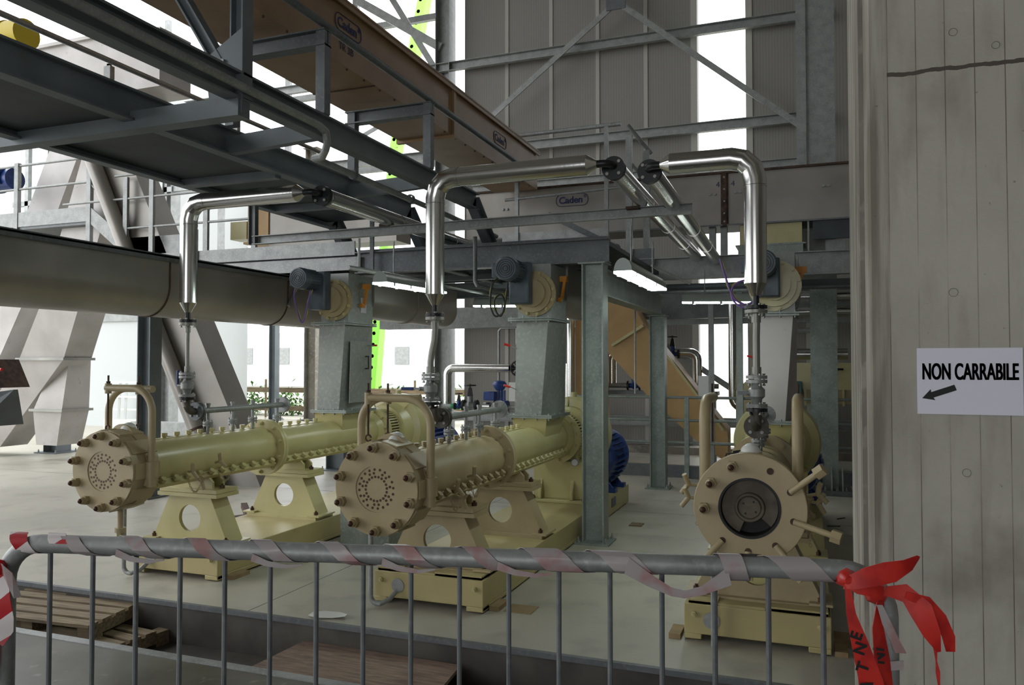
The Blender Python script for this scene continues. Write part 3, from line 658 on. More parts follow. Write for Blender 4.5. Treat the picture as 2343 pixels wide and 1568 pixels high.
    # wing screws with chains at lower right
    def wing(p, e):
        p, e = V(p), V(e).normalized(); u = e.cross(V((0, 1, .3))).normalized()
        ws = MB().cyl(p, p+e*.05, .009, 10).tube([p+e*.05+u*.055+e*.035, p+e*.055, p+e*.05-u*.055+e*.035], .0135, 12).build('wing_screw', DUSTY, g)
        return ws
    def chain(p, q_, parent, sag=.05, n=9):
        p, q_ = V(p), V(q_)
        mb = MB()
        for i in range(n):
            t = (i+.5)/n; c = p.lerp(q_, t)-V((0, 0, sag*4*t*(1-t))); t2 = t+.02
            d = (p.lerp(q_, t2)-V((0, 0, sag*4*t2*(1-t2)))-c).normalized(); u_, v_, _ = frame(d)
            if i % 2: u_ = v_
            lk = [c + d*.0105*math.cos(a)*1.0 + u_*.0065*math.sin(a) for a in [2*PI*j/8 for j in range(8)]]; lk.append(lk[0])
            mb.tube(lk, .0022, 5)
        mb.build('chain', DUSTY, parent)
    wing((cx+.21, 4.42, az-.06), (1, -.3, .1)); wing((cx+.2, 4.7, az-.03), (1, -.2, .3))
    wl = wing((cx+.21, 4.5, az-.12), (1, -.2, -.3))
    chain((cx+.22, 4.4, az-.1), (cx+.22, 4.56, az-.08), g, .12, 14); chain((cx+.23, 4.68, az-.06), (cx+.22, 4.86, az-.1), g, .09, 13)
    if k == 3:
        for (z_, dx) in ((.9, -.32), (.83, -.34)): wing((cx-.27, 4.3, z_), (-1, -.3, .1))
        wing((cx+.27, 4.34, .87), (1, -.25, .25)); wing((cx+.27, 4.4, .83), (1, -.25, -.05))
        chain((cx-.27, 4.25, .84), (cx-.275, 4.25, .7), g, .0, 10); chain((cx+.27, 4.3, .83), (cx+.285, 4.25, .63), g, .0, 14)
    # drain pipe in front of base
    dpz = thing('drain_pipe', (cx-.36, 4.3, 0), {1: 'thin grey drain pipe bending under the left disperser base', 2: 'thin grey drain pipe bending under the middle disperser base', 3: 'thin grey drain pipe bending under the right disperser base'}[k], 'pipe', 'drain pipes at the machine bases')
    dx = {1: -.36, 2: -.34, 3: -.215}[k]
    yb = 4.40
    if k == 3: MB().cyl((cx+dx, 4.46, .6), (cx+dx, 4.46, .0), .016, 12).build('straight_tube', GALV, dpz)
    else:
        MB().tube([(cx+dx, yb, .62), (cx+dx, yb, .08)] + [tuple(p) for p in arc((cx+dx+.05, yb, .08), (-1, 0, 0), (0, 0, -1), .05, 0, PI/2, 6)][1:] + [(cx+dx+.07, yb+.0, .03), (cx+dx+.11, yb+.05, .05), (cx+dx+.13, yb+.09, .09)], .0155, 12).build('bent_tube', GALV, dpz)
    MB().lathe((cx+dx+(.13 if k != 3 else -.02), 4.519, .12), (0, -1, 0), [(0, .045), (.004, .045), (.004, 0)], 20).build('grey_patch', GALV, dpz)
    # wooden shims
    for j, (x, y) in enumerate(((cx+.43, 4.6), (cx-.44, 4.58)) if k == 3 else ((cx+.42, 4.68),)):
        MB().box(x-.03, x+.035, y-.07, y+.1, 0, .028).build('wooden_wedge', SCRAP, label={(1, 0): 'small ochre wooden wedge beside the left disperser base', (2, 0): 'small ochre wooden wedge beside the middle disperser base', (3, 0): 'small ochre wedge at the right corner of the right disperser base', (3, 1): 'small ochre wedge at the left corner of the right disperser base'}[(k, j)], cat='wedge', group='wedges by the bases')
    return g
CX = {1: -4.32, 2: -2.28, 3: -.285}
for k in (1, 2, 3): machine(k, CX[k])

# ================================================================ STEAM LINES
def flange_pair(z, x, y, r, parent, mt, mt2, gap=.012, n=4, axis='z'):
    f1 = MB().cyl((x, y, z), (x, y, z+.018), r, 28).build('flange', mt, parent)
    f2 = MB().cyl((x, y, z-.024), (x, y, z-.006), r, 28).build('flange', mt2, parent)
    for i in range(n):
        a = 2*PI*i/n+.5; inst('stud', SBOLT, (x+r*.76*math.cos(a), y+r*.76*math.sin(a), z-.032), parent)
for k in (1, 2, 3):
    cx = CX[k]; Yp = 4.62; nm = NAMES[k]
    s = thing('steam_pipe', (cx, Yp, 1.9), {1: 'left bright aluminium-clad steam pipe bending right above the left disperser', 2: 'tall bright aluminium-clad steam pipe in the centre, bending right to a black flange', 3: 'bright aluminium-clad steam pipe at right bending left, beside the concrete pillar'}[k], 'pipe', 'clad steam pipes over the dispersers')
    R0 = .0615; zh = {1: 2.75, 2: 2.76, 3: 2.72}[k]; xe = {1: -3.36, 2: -1.25, 3: -.75}[k]; sg = 1 if xe > cx else -1
    if k == 3: cxp = cx+.01
    else: cxp = cx
    MB().cyl((cxp, Yp, 2.0), (cxp, Yp, zh-.17), R0, 40).build('vertical_cladding', CLAD, s)
    ap = [(cxp, Yp, zh-.165)] + [tuple(p) for p in arc((cxp+sg*.13, Yp, zh-.13), (-sg, 0, 0), (0, 0, 1), .13, 0, PI/2, 3)] + [(cxp+sg*.165, Yp, zh)]
    MB().tube(ap, R0*1.02, 40).build('elbow_cladding', CLAD, s, sharp=14)
    MB().cyl((cxp+sg*.165, Yp, zh), (xe, Yp, zh), R0, 40).build('horizontal_cladding', CLAD, s)
    for o_, d_ in (((cxp, Yp, zh-.175), (0, 0, 1)), ((cxp+sg*.168, Yp, zh), (sg, 0, 0)), ((cxp, Yp, 2.0), (0, 0, 1))): MB().ring(o_, d_, 0, .007, R0*.9, R0*1.04, 40).build('seam_band', CLAD, s)
    MB().lathe((cxp, Yp, 2.0), (0, 0, -1), [(0, R0), (.07, .022)], 32).build('reducer_cone', CLAD, s)
    MB().lathe((xe, Yp, zh), (sg, 0, 0), [(0, R0), (.06, .022)], 32).build('reducer_cone', CLAD, s)
    xf = xe+sg*.14
    MB().cyl((cxp, Yp, 1.95), (cxp, Yp, 1.87), .018, 16).build('neck', BLACK, s)
    MB().tube([(xe+sg*.05, Yp, zh)] + [tuple(p) for p in arc((xf-sg*.05, Yp+.05, zh), (0, -1, 0), (sg, 0, 0), .05, 0, PI/2, 6)] + [(xf, Yp+.09, zh)], .023, 16).build('neck_elbow', BLACK, s)
    fl = MB().cyl((xf, Yp+.08, zh-.01), (xf, Yp+.1, zh-.01), .072, 32).cyl((xf, Yp+.106, zh-.01), (xf, Yp+.126, zh-.01), .072, 32).build('black_flange', BLACK, s)
    for i in range(4):
        a = PI/4+PI/2*i
        MB().hexa((xf+.052*math.cos(a), Yp+.068, zh-.01+.052*math.sin(a)), (xf+.052*math.cos(a), Yp+.082, zh-.01+.052*math.sin(a)), .011).build('flange_nut', STAIN, fl)
    xb = xf-.1; zb_ = zh+.03
    p0 = V((xf, Yp+.13, zh-.01)); p1 = V((xb, 9.25, zb_))
    MB().lathe(p0, p1-p0, [(0, .03), (.03, .055), (.032, R0), (.1, R0)], 36).cyl(p0+(p1-p0).normalized()*.1, p1, R0, 40).build('receding_cladding', CLAD, s)
    for t in (.25, .5, .75):
        c = p0.lerp(p1, t); MB().ring(c, p1-p0, 0, .008, R0*.9, R0*1.04, 36).build('seam_band', CLAD, s)
    # lower hose + valve
    h = thing('flexible_hose', (cxp, Yp, 1.5), {1: 'braided steel hose with flanges hanging below the left steam pipe', 2: 'bent braided steel hose with flanges hanging below the central steam pipe', 3: 'straight braided steel hose with flanges below the right steam pipe'}[k], 'hose', 'braided hoses under the steam pipes')
    flange_pair(1.858, cxp, Yp, .062, h, BLACK, STAIN)
    bx = {1: 0, 2: -.03, 3: 0}[k]; r_ = {1: .014, 2: .021, 3: .02}[k]
    MB().tube([(cxp, Yp, 1.83), (cxp+.002, Yp, 1.77), (cxp+bx*.1, Yp, 1.70), (cxp+bx*.7, Yp, 1.62), (cxp+bx, Yp, 1.56), (cxp+bx, Yp, 1.485)], r_, 20).build('braided_tube', STAIN, h)
    MB().cyl((cxp+.0, Yp, 1.78), (cxp, Yp, 1.825), r_+.006, 20).build('ferrule', STAIN, h); MB().cyl((cxp+bx, Yp, 1.485), (cxp+bx, Yp, 1.53), r_+.006, 20).build('ferrule', STAIN, h)
    xv = cxp+bx
    va = thing('ball_valve', (xv, Yp, 1.3), {1: 'steel ball valve with upright blue lever above the left disperser', 2: 'steel ball valve with horizontal blue lever above the middle disperser', 3: 'steel ball valve with grey lever above the right disperser'}[k], 'valve', 'ball valves above the dispersers')
    flange_pair(1.465, xv, Yp, .058, va, GALV, GALV); flange_pair(1.305, xv, Yp, .058, va, GALV, BLACK)
    MB().lathe((xv, Yp, 1.45), (0, 0, -1), [(0, .024), (.03, .03), (.045, .045), (.085, .045), (.1, .03), (.13, .026)], 24).build('valve_body', GALV, va)
    MB().cyl((xv-.02, Yp-.01, 1.385), (xv-.075, Yp-.01, 1.385), .014, 12).build('valve_stem', GALV, va)
    if k == 1: MB().box(xv-.085, xv-.075, Yp-.02, Yp, 1.38, 1.50).build('lever_handle', BLUE, va, label='upright blue lever')
    if k == 2:
        MB().box(xv-.12, xv-.06, Yp-.03, Yp-.01, 1.378, 1.392).build('lever', GALV, va); MB().box(xv-.2, xv-.11, Yp-.035, Yp-.005, 1.375, 1.395).build('lever_handle', BLUE, va, label='blue lever grip', bevel=.004)
    if k == 3: MB().box(xv-.1, xv-.05, Yp-.03, Yp-.01, 1.374, 1.396).build('lever_handle', GALVD, va)
    # manifold
    mf = thing('steam_manifold', (cx, 5.2, 1.0), {1: 'grey steam manifold pipe with flanges along the top of the left disperser', 2: 'grey steam manifold pipe with flanges along the top of the middle disperser', 3: 'grey steam manifold seen end-on above the right disperser'}[k], 'pipe', 'manifolds on the disperser barrels')
    zc = 1.19; mx = cx+.0
    MB().tube([(xv, Yp, 1.285), (xv, Yp, 1.24)] + [tuple(p) for p in arc((mx, Yp+.06, 1.25), (0, -1, 0), (0, 0, -1), .06, .1, PI/2, 6)] + [(mx, 4.72, zc)], .026, 18).build('inlet_elbow', IRON, mf)
    e1 = MB().cyl((mx, 4.70, zc), (mx, 4.72, zc), .068, 32).cyl((mx, 4.727, zc), (mx, 4.747, zc), .068, 32).build('flange', IRON if k != 1 else GALVD, mf)
    for i in range(4):
        a = PI/4+PI/2*i; MB().hexa((mx+.045*math.cos(a), 4.69, zc+.045*math.sin(a)), (mx+.045*math.cos(a), 4.70, zc+.045*math.sin(a)), .01).build('flange_nut', GALV, e1)
    MB().cyl((mx, 4.74, zc), (mx, 5.74, zc), .0225, 20).build('header', GALV, mf)
    MB().cyl((mx, 5.74, zc), (mx, 5.775, zc), .068, 32).build('end_flange', GALV, mf)
    for j, y in enumerate((4.84, 5.12, 5.36, 5.68)):
        nz = MB().cyl((mx, y, .99), (mx, y, zc+.05), .0125, 12).build('nozzle', GALV, mf)
        MB().cyl((mx, y, zc-.015), (mx, y, zc+.055), .016, 12).hexa((mx, y, zc+.04), (mx, y, zc+.055), .02).build('cap', GALV, nz)
        MB().cyl((mx, y, 1.07), (mx, y, 1.084), .037, 20).cyl((mx, y, 1.09), (mx, y, 1.104), .037, 20).build('nozzle_flange', GALV, nz)
        for a in (PI/4, 3*PI/4, 5*PI/4, 7*PI/4): MB().cyl((mx+.028*math.cos(a), y+.028*math.sin(a), 1.055), (mx+.028*math.cos(a), y+.028*math.sin(a), 1.118), .0045, 6).build('nozzle_bolt', GALV, nz)

# ================================================================ CHUTES + FEEDERS
for k in (1, 2, 3):
    cx = CX[k]+.02
    ch = thing('feed_chute', (cx, 6.7, 1.09), {1: 'grey sheet-steel feed chute with hinged door standing on the left disperser', 2: 'grey sheet-steel feed chute with red lever standing on the middle disperser', 3: 'bright shiny sheet-steel feed chute behind the right disperser'}[k], 'chute', 'feed chutes on the dispersers')
    cm = {1: SHEET, 2: SHEET, 3: PALE}[k]
    lo = [(cx-.155, 6.47, 1.10), (cx+.09, 6.47, 1.10), (cx+.165, 6.93, 1.10), (cx-.13, 6.93, 1.10)]
    hi = [(cx-.135, 6.47, 1.93), (cx+.155, 6.47, 1.93), (cx+.18, 6.93, 1.93), (cx-.13, 6.93, 1.93)]
    MB().frust(lo, hi).build('duct_body', cm, ch)
    MB().box(cx-.2, cx+.2, 6.42, 6.98, 1.077, 1.09).box(cx-.2, cx+.2, 6.42, 6.98, 1.092, 1.105).build('bottom_flange', GALVG, ch)
    MB().box(cx-.2, cx+.2, 6.42, 6.98, 1.92, 1.934).box(cx-.2, cx+.2, 6.42, 6.98, 1.938, 1.95).build('top_flange', GALVG, ch)
    for x in (-.17, -.06, .06, .17):
        MB().cyl((cx+x, 6.435, 1.06), (cx+x, 6.435, 1.118), .007, 8).build('flange_bolt', GALV, ch)
        MB().cyl((cx+x, 6.435, 1.905), (cx+x, 6.435, 1.965), .007, 8).build('flange_bolt', GALV, ch)
    for y in (6.55, 6.7, 6.85): MB().cyl((cx+.185, y, 1.06), (cx+.185, y, 1.118), .007, 8).build('flange_bolt', GALV, ch)
    if k == 1:
        X1 = cx+.165
        dr = MB().obox((X1+.008, 6.7, 1.47), (.004, .0, 0), (.0, .17, 0), (.006, 0, .3)).build('hatch_door', SHEET, ch)
        MB().tube([(X1+.012, 6.8, 1.5), (X1+.05, 6.8, 1.5), (X1+.05, 6.8, 1.62), (X1+.012, 6.8, 1.62)], .006, 8).build('pull_handle', RUBBER, dr)
        MB().cyl((X1+.01, 6.84, 1.24), (X1+.09, 6.84, 1.24), .006, 8).cyl((X1+.01, 6.84, 1.73), (X1+.09, 6.84, 1.73), .006, 8).build('latch_rod', GALV, dr)
        MB().cyl((X1+.09, 6.84, 1.73), (X1+.12, 6.84, 1.73), .009, 8).build('latch_grip', REDP, dr)
    if k == 2:
        for z in (1.70, 1.34):
            lv = MB().bar((cx-.13, 6.46, z-.02), (cx-.19, 6.42, z+.01), .008, .008).build('latch_lever', GALV, ch)
            MB().cyl((cx-.18, 6.43, z+.005), (cx-.23, 6.40, z+.02), .01, 8).build('latch_grip', REDP, lv)
    if k == 3: MB().cyl((cx-.15, 6.5, 1.6), (cx-.19, 6.48, 1.61), .008, 8).build('latch_grip', REDP, ch)
    # housing
    fd = thing('screw_feeder', (cx, 7.2, 1.95), {1: 'screw feeder with cream end disc and slate gear motor above the left chute', 2: 'screw feeder with cream end disc and slate gear motor above the middle chute', 3: 'screw feeder with cream end disc and slate gear motor behind the right steam pipe'}[k], 'feeder', 'screw feeders above the chutes')
    MB().box(cx-.135, cx+.17, 6.5, 6.95, 1.95, 2.42).build('inlet_housing', SHEET, fd)
    dxx = cx+.02; zc = 2.16
    n = 20; tr = [(cx-.19+0, 0, 2.45)] + [(cx+.19*math.cos(t), 0, 2.2+.19*math.sin(t)) for t in [PI+PI*i/n for i in range(n+1)]] + [(cx+.19, 0, 2.45)]
    MB().prism([(p[0], 6.95, p[2]) for p in tr], (0, 2.0 if k == 1 else 1.5, 0)).build('trough', TROUGH, fd)
    MB().prism([(cx+(p[0]-cx)*1.06, 7.9, 2.2+(p[2]-2.2)*1.06) for p in tr], (0, .03, 0)).build('trough_flange', TROUGH, fd)
    d = MB().lathe((dxx, 6.5, zc), (0, -1, 0), [(0, .2), (.02, .2), (.02, .165), (.05, .165), (.05, .12), (.09, .12)], 48).build('end_disc', CREAM if k == 3 else DUSTY, fd)
    for i in range(12): a = 2*PI*i/12+.2; inst('disc_bolt', HEXC, (dxx+.182*math.cos(a), 6.48, zc+.182*math.sin(a)), d)
    gm = thing('gear_motor', (cx-.06, 6.2, 2.2), {1: 'slate grey gear motor with fan cowl on the left screw feeder', 2: 'slate grey gear motor with fan cowl on the middle screw feeder', 3: 'slate grey gear motor half hidden behind the right steam pipe'}[k], 'motor', 'gear motors of the screw feeders')
    mx = CX[k]-.055 + (.03 if k == 3 else 0); mz = 2.335 if k != 3 else 2.29
    MB().box(mx-.07, mx+.11, 6.3, 6.41, 2.06, 2.42 if k != 3 else 2.36).build('gear_case', DGREY, gm, bevel=.012)
    MB().lathe((mx, 6.31, mz), (0, -1, 0), [(0, .085), (.2, .085)], 32).build('motor_body', DGREY, gm)
    fn = MB()
    for i in range(20):
        a = 2*PI*i/20; e = V((math.cos(a), 0, math.sin(a))); fn.obox(V((mx, 6.2, mz))+e*.09, V((0, .08, 0)), e*.008, V((-e.z, 0, e.x))*.002)
    fn.build('cooling_fins', DGREY, gm)
    MB().lathe((mx, 6.12, mz), (0, -1, 0), [(0, .1), (.07, .1), (.085, .09), (.085, .0)], 32).build('fan_cowl', DGREY, gm)
    cw = MB()
    for i in range(4): cw.ring((mx, 6.034, mz), (0, -1, 0), 0, .002, .02+.018*i, .024+.018*i, 28)
    cw.build('cowl_grille', RUBBER, gm)
    MB().box(mx-.165, mx-.08, 6.14, 6.28, mz-.06, mz+.06).build('terminal_box', DGREY, gm, bevel=.006)
    cb = [(mx-.13, 6.2, mz-.06), (mx-.15, 6.19, mz-.14), (mx-.12, 6.2, mz-.3), (mx-.07, 6.2, mz-.4), (mx-.03, 6.2, mz-.33), (mx+.0, 6.2, mz-.2), (mx+.03, 6.2, mz-.1)]
    def sm_(pts, n=5):
        out = []; P_ = [V(pts[0])]+[V(p) for p in pts]+[V(pts[-1])]
        for i in range(1, len(P_)-2):
            for j in range(n):
                t = j/n; a, b, c, d_ = P_[i-1], P_[i], P_[i+1], P_[i+2]
                out.append(.5*((2*b)+(-a+c)*t+(2*a-5*b+4*c-d_)*t*t+(-a+3*b-3*c+d_)*t**3))
        out.append(V(pts[-1])); return out
    if k == 3:
        cb = [(-.62, 6.1, 2.34), (-.58, 6.1, 2.2), (-.52, 6.1, 2.04), (-.42, 6.1, 1.99), (-.33, 6.1, 2.06), (-.35, 6.1, 2.14), (-.45, 6.1, 2.17), (-.53, 6.1, 2.12), (-.53, 6.1, 2.03), (-.45, 6.1, 1.97), (-.36, 6.1, 2.05), (-.33, 6.15, 2.2)]
    if k == 2:
        cb = [(mx-.13, 6.2, mz-.06), (mx-.18, 6.19, mz-.12), (mx-.2, 6.2, mz-.28), (mx-.16, 6.2, mz-.38), (mx-.09, 6.2, mz-.36), (mx-.07, 6.2, mz-.28), (mx-.1, 6.2, mz-.2), (mx-.16, 6.2, mz-.24), (mx-.15, 6.2, mz-.34), (mx-.1, 6.2, mz-.38), (mx-.06, 6.2, mz-.25), (mx-.04, 6.2, mz-.1)]
    ca = thing('motor_cable', cb[0], {1: 'looped violet and yellow motor cable hanging from the left gear motor', 2: 'looped dark motor cable hanging from the middle gear motor', 3: 'looped violet and yellow motor cable hanging left of the right steam pipe'}[k], 'cable', 'looped motor cables')
    MB().tube(sm_(cb), .0075, 8).build('violet_wire', PURPLE if k != 2 else RUBBER, ca)
    MB().tube([p+V((.012*math.sin(i*.7), .01, .006)) for i, p in enumerate(sm_(cb))], .004, 6).build('yellow_wire', YCAB, ca)
    # orange bracket
    ob = thing('orange_bracket', (cx+.3, 6.8, 2.3), {1: 'orange triangular bracket right of the left screw feeder disc', 2: 'orange triangular bracket right of the middle screw feeder disc', 3: 'orange triangular bracket right of the right screw feeder disc'}[k], 'bracket', 'orange feeder brackets')
    mb = MB().bar((cx-.24, 6.78, 2.31), (cx+(.26 if k == 3 else .235), 6.78, 2.31), .05, .05).bar((cx+(.24 if k == 3 else .22), 6.76, 2.31), (cx+.16+(.03 if k != 3 else 0), 6.76, 2.13), .025, .025)
    if k == 3: mb.bar((cx-.22, 6.75, 2.3), (cx-.16, 6.75, 2.15), .03, .03)
    mb.build('triangle_frame', YELLOW, ob)
    MB().box(cx+.17, cx+.2, 6.7, 6.76, 2.1, 2.14).build('foot_tab', YELLOW, ob)
# label sheet on left housing
MB().box(CX[1]+.192, CX[1]+.196, 6.72, 6.82, 2.05, 2.2).build('instruction_label', WHITE, label='small white label on the side of the left screw feeder housing', cat='label')

# ================================================================ BIG TROUGH CONVEYOR (left)
tc_ = thing('trough_conveyor', (-5.28, 5.5, 1.93), 'huge grey round-bottomed trough conveyor crossing the left half above the machines', 'conveyor')
def utrough(xc, r, zt_, zc, grow=0):
    n = 28; return [(xc-r-grow, zt_)] + [(xc+(r+grow)*math.cos(t), zc+(r+grow)*math.sin(t)) for t in [PI+PI*i/n for i in range(n+1)]] + [(xc+r+grow, zt_)]
pf = utrough(-5.27, .25, 2.44, 2.2)
MB().prism([(x, 1.6, z) for x, z in pf], (0, 6.6, 0)).build('trough_shell', TROUGH, tc_)
MB().box(-5.57, -4.97, 1.6, 8.2, 2.43, 2.445).build('cover', GALVD, tc_); MB().box(-5.01, -4.97, 1.6, 8.2, 2.40, 2.455).build('rim', GALVD, tc_)
for y in (5.15, 6.75):
    pg = utrough(-5.27, .25, 2.42, 2.2, .008); MB().prism([(x, y, z) for x, z in pg], (0, .012, 0)).build('joint_band', RUST, tc_)
MB().bar((-5.0, 6.75, 2.14), (-4.98, 7.0, 2.45), .03, .03).build('stay_bar', GALV, tc_)

# ================================================================ WALKWAY GOOSENECK (upper left)
wk = thing('elevated_walkway', (-3.9, 4.5, 2.6), 'dark grey elevated steel walkway with gooseneck beams crossing the upper left', 'walkway')
for (x, zt_, h_, kd) in ((-4.72, 3.17, .19, 'CR'), (-3.78, 3.185, .19, 'I'), (-3.02, 3.2, .16, 'CL')):
    nmz = zt_-h_/2; yb = {-4.72: 7.2, -3.78: 7.1, -3.02: 7.0}[x]; yf = 7.65
    MB().ibeam((x, .8, nmz), (x, yb, nmz), h_, .09, kind='I', tf=.014, tw=.012).build('stringer', BEAM, wk)
    MB().ibeam((x, yb-.05, nmz-.01), (x, yf, 2.55), h_*.9, .09, kind='I', tf=.014, tw=.012).build('bent_leg', BEAM, wk)
MB().box(-4.75, -3.8, .8, 7.0, 3.03, 3.045).build('soffit_plate', PLATE, wk)
for y in (.9, 2.0, 4.95, 6.1): MB().box(-4.72, -3.8, y, y+.07, 2.97, 3.03).build('cross_member', BEAM, wk)
MB().bar((-5.4, 3.6, 3.0), (-2.98, 3.6, 3.0), .1, .11).build('main_cross_beam', BEAM, wk)
for y in (4.4, 5.95): MB().bar((-3.78, y, 3.06), (-3.02, y, 3.1), .06, .12).build('cross_member', BEAM, wk)
hb_ = thing('hanger_post', (-3.06, 3.62, 3.0), 'steel hanger post with bolted diagonal brace above the walkway, top left', 'post')
MB().ibeam((-3.02, 3.62, 3.05), (-3.02, 3.62, 6.5), .09, .09, hd=(1, 0, 0)).build('post', BEAM, hb_)
MB().ibeam((-3.06, 3.6, 3.14), (-3.92, 3.6, 4.45), .07, .07, hd=(1, 0, .5)).build('diagonal_brace', BEAM, hb_)
MB().prism([(-2.97, 3.57, 2.96), (-3.2, 3.57, 3.05), (-3.24, 3.57, 3.3), (-2.97, 3.57, 3.45)], (0, .012, 0)).build('gusset_plate', BEAM, hb_)
for (x, z) in ((-3.1, 3.27), (-3.07, 3.17), (-3.0, 3.1)): MB().hexa((x, 3.57, z), (x, 3.555, z), .012).build('bolt', GALV, hb_)
for j, y in enumerate((4.4, 5.95, 7.6)):
    if j == 2: continue
    gp = thing('duct_goalpost', (-3.3, y, 3.2), ['nearer galvanised frame carrying the brown duct on the walkway edge', 'farther galvanised frame carrying the brown duct on the walkway edge'][j], 'frame', 'frames under the brown duct')
    MB().bar((-3.0, y, 3.2), (-3.0, y, 3.76), .07, .07, up=(0, 1, 0)).build('right_leg', GALVD, gp)
    MB().bar((-3.74, y, 3.2), (-3.74, y, 3.76), .07, .07, up=(0, 1, 0)).build('left_leg', GALVD, gp)
    MB().ibeam((-3.8, y, 3.71), (-2.965, y, 3.71), .11, .09).build('cross_arm', GALVD, gp)
MB().tube([(-3.0, 1.2, 3.8), (-3.0, 4.4, 3.81), (-3.0, 8.3, 3.775)], .027, 14).build('handrail_pipe', GALVD, label='long thin pipe running along the lower edge of the brown duct', cat='pipe')
pp = thing('side_pipe', (-2.96, 3.5, 3.05), 'thin grey pipe clipped along the walkway beam with an S bend', 'pipe')
MB().tube([(-2.95, 1.5, 3.12), (-2.95, 4.28, 3.09), (-2.95, 4.36, 3.07), (-2.95, 4.38, 3.0), (-2.95, 4.36, 2.95), (-3.0, 4.4, 2.92), (-3.1, 4.45, 2.93)], .025, 14).build('upper_run', GALV, pp)
MB().tube([(-3.1, 4.45, 2.93), (-3.14, 4.55, 2.95), (-3.16, 7.9, 2.93)], .024, 14).build('lower_run', GALV, pp)
for y in (5.0, 5.9): MB().ring((-3.15, y, 2.95), (0, 1, 0), 0, .03, .024, .036, 16).build('clip', GALVD, pp)
hr = thing('walkway_handrail', (-4.9, 4, 3.2), 'thin galvanised handrail on the far side of the elevated walkway', 'railing')
MB().cyl((-4.72, .9, 3.75), (-4.72, 6.9, 3.74), .02, 12).build('top_rail', GALV, hr)
for y in (2.6, 4.25, 5.6): MB().box(-4.75, -4.69, y-.02, y+.02, 3.17, 3.7).build('post', GALV, hr)

# ================================================================ BROWN DUCT
bd = thing('brown_duct', (-3.6, 6, 3.83), 'long brown rectangular duct marked Caden TR 3B receding from top centre', 'duct')
MB().box(-3.92, -3.32, 1.5, 9.75, 3.84, 4.32).build('duct_body', TAN, bd)
MB().box(-3.96, -3.28, 1.5, 9.75, 4.32, 4.335).box(-3.30, -3.285, 1.5, 9.75, 4.28, 4.32).build('top_lid', TAN, bd)
for y in (7.1,): MB().box(-3.95, -3.295, y, y+.05, 3.81, 4.34).build('joint_flange', TAN, bd)
for y in (3.4, 5.6, 8.8): MB().box(-3.92, -3.32, y, y+.012, 3.833, 3.84).build('underside_seam', RUST, bd)
bb = MB(); rows = []
for i in range(30): bb.cyl((-3.33, 2.2+.25*i, 3.835), (-3.33, 2.2+.25*i, 3.822), .009, 6)
bb.build('edge_rivets', RUST, bd, )
def caden(parent, loc, rot, size, m=BINK):
    x, y, z = loc; e = V((math.cos(rot), math.sin(rot), 0)); k = V((0, 0, 1)); o = V(loc)
    text('Caden', size, parent, o, (PI/2, 0, rot), m, off=size*.022, ext=.001, sx=1.0)
    text('\u00ae', size*.45, parent, o+e*size*2.72+k*size*.5, (PI/2, 0, rot), m, ext=.001)
    # rounded outline
    w_, h_ = size*3.5, size*1.25; c = o+e*size*1.45+k*size*.32; pts = []
    for (sx_, sz_, a0) in ((1, 1, 0), (-1, 1, PI/2), (-1, -1, PI), (1, -1, 1.5*PI)):
        r = h_*.42
        for i in range(6):
            a = a0+PI/2*i/5; pts.append(c+e*(sx_*(w_/2-r)+r*math.cos(a))+k*(sz_*(h_/2-r)+r*math.sin(a)))
    pts.append(pts[0]); MB().tube(pts, size*.03, 6).build('logo_outline', m, parent)
caden(bd, (-3.317, 5.05, 4.12), PI/2, .105); text('TR 3B', .08, bd, (-3.317, 5.07, 3.95), (PI/2, 0, PI/2), BINK, ext=.001)
caden(bd, (-3.317, 8.25, 4.1), PI/2, .11)

# ================================================================ CROSS CONVEYOR (TR 1) along X
t1 = thing('cross_conveyor', (-1.8, 10, 3.3), 'grey box conveyor with blue Caden logo spanning the back, right of centre', 'conveyor')
MB().box(-4.45, 3.1, 10.0, 10.5, 3.27, 3.9).build('box_body', TROUGH, t1)
MB().box(-4.45, 3.1, 9.96, 10.54, 3.9, 3.925).build('top_lip', RUST, t1); MB().box(-4.45, 3.1, 9.97, 10.53, 3.25, 3.27).build('bottom_lip', GALVD, t1)
MB().box(-.98, -.93, 9.965, 10.0, 3.25, 3.92).box(-1.0, -.91, 9.98, 10.0, 3.25, 3.9).build('joint_flange', RUST, t1)
for z in (3.3, 3.4, 3.55, 3.7, 3.85): MB().hexa((-.955, 9.965, z), (-.955, 9.94, z), .012).build('flange_bolt', GALV, t1)
for x in (-3.9, -2.05, -1.13, -.83, .18): MB().cyl((x, 10, 3.66), (x, 9.98, 3.66), .018, 10).cyl((x+.06, 10, 3.66), (x+.06, 9.98, 3.66), .018, 10).build('lug_pair', GALV, t1)
caden(t1, (-3.1, 9.995, 3.68), 0, .125); text('TR 1', .08, t1, (-2.98, 9.997, 3.44), (PI/2, 0, 0), BINK, ext=.001)
text('4', .1, t1, (-1.06, 9.997, 3.74), (PI/2, 0, 0), BINK, ext=.001); text('4', .1, t1, (-.88, 9.997, 3.74), (PI/2, 0, 0), BINK, ext=.001)
MB().box(-.72, -.5, 9.99, 10, 3.6, 3.78).build('paper_notice', WHITE, t1); text('ALLA', .065, t1, (-.705, 9.988, 3.72), (PI/2, 0, 0), INK, ext=.001, off=.001); text('CPF', .065, t1, (-.715, 9.988, 3.64), (PI/2, 0, 0), BINK, ext=.001)
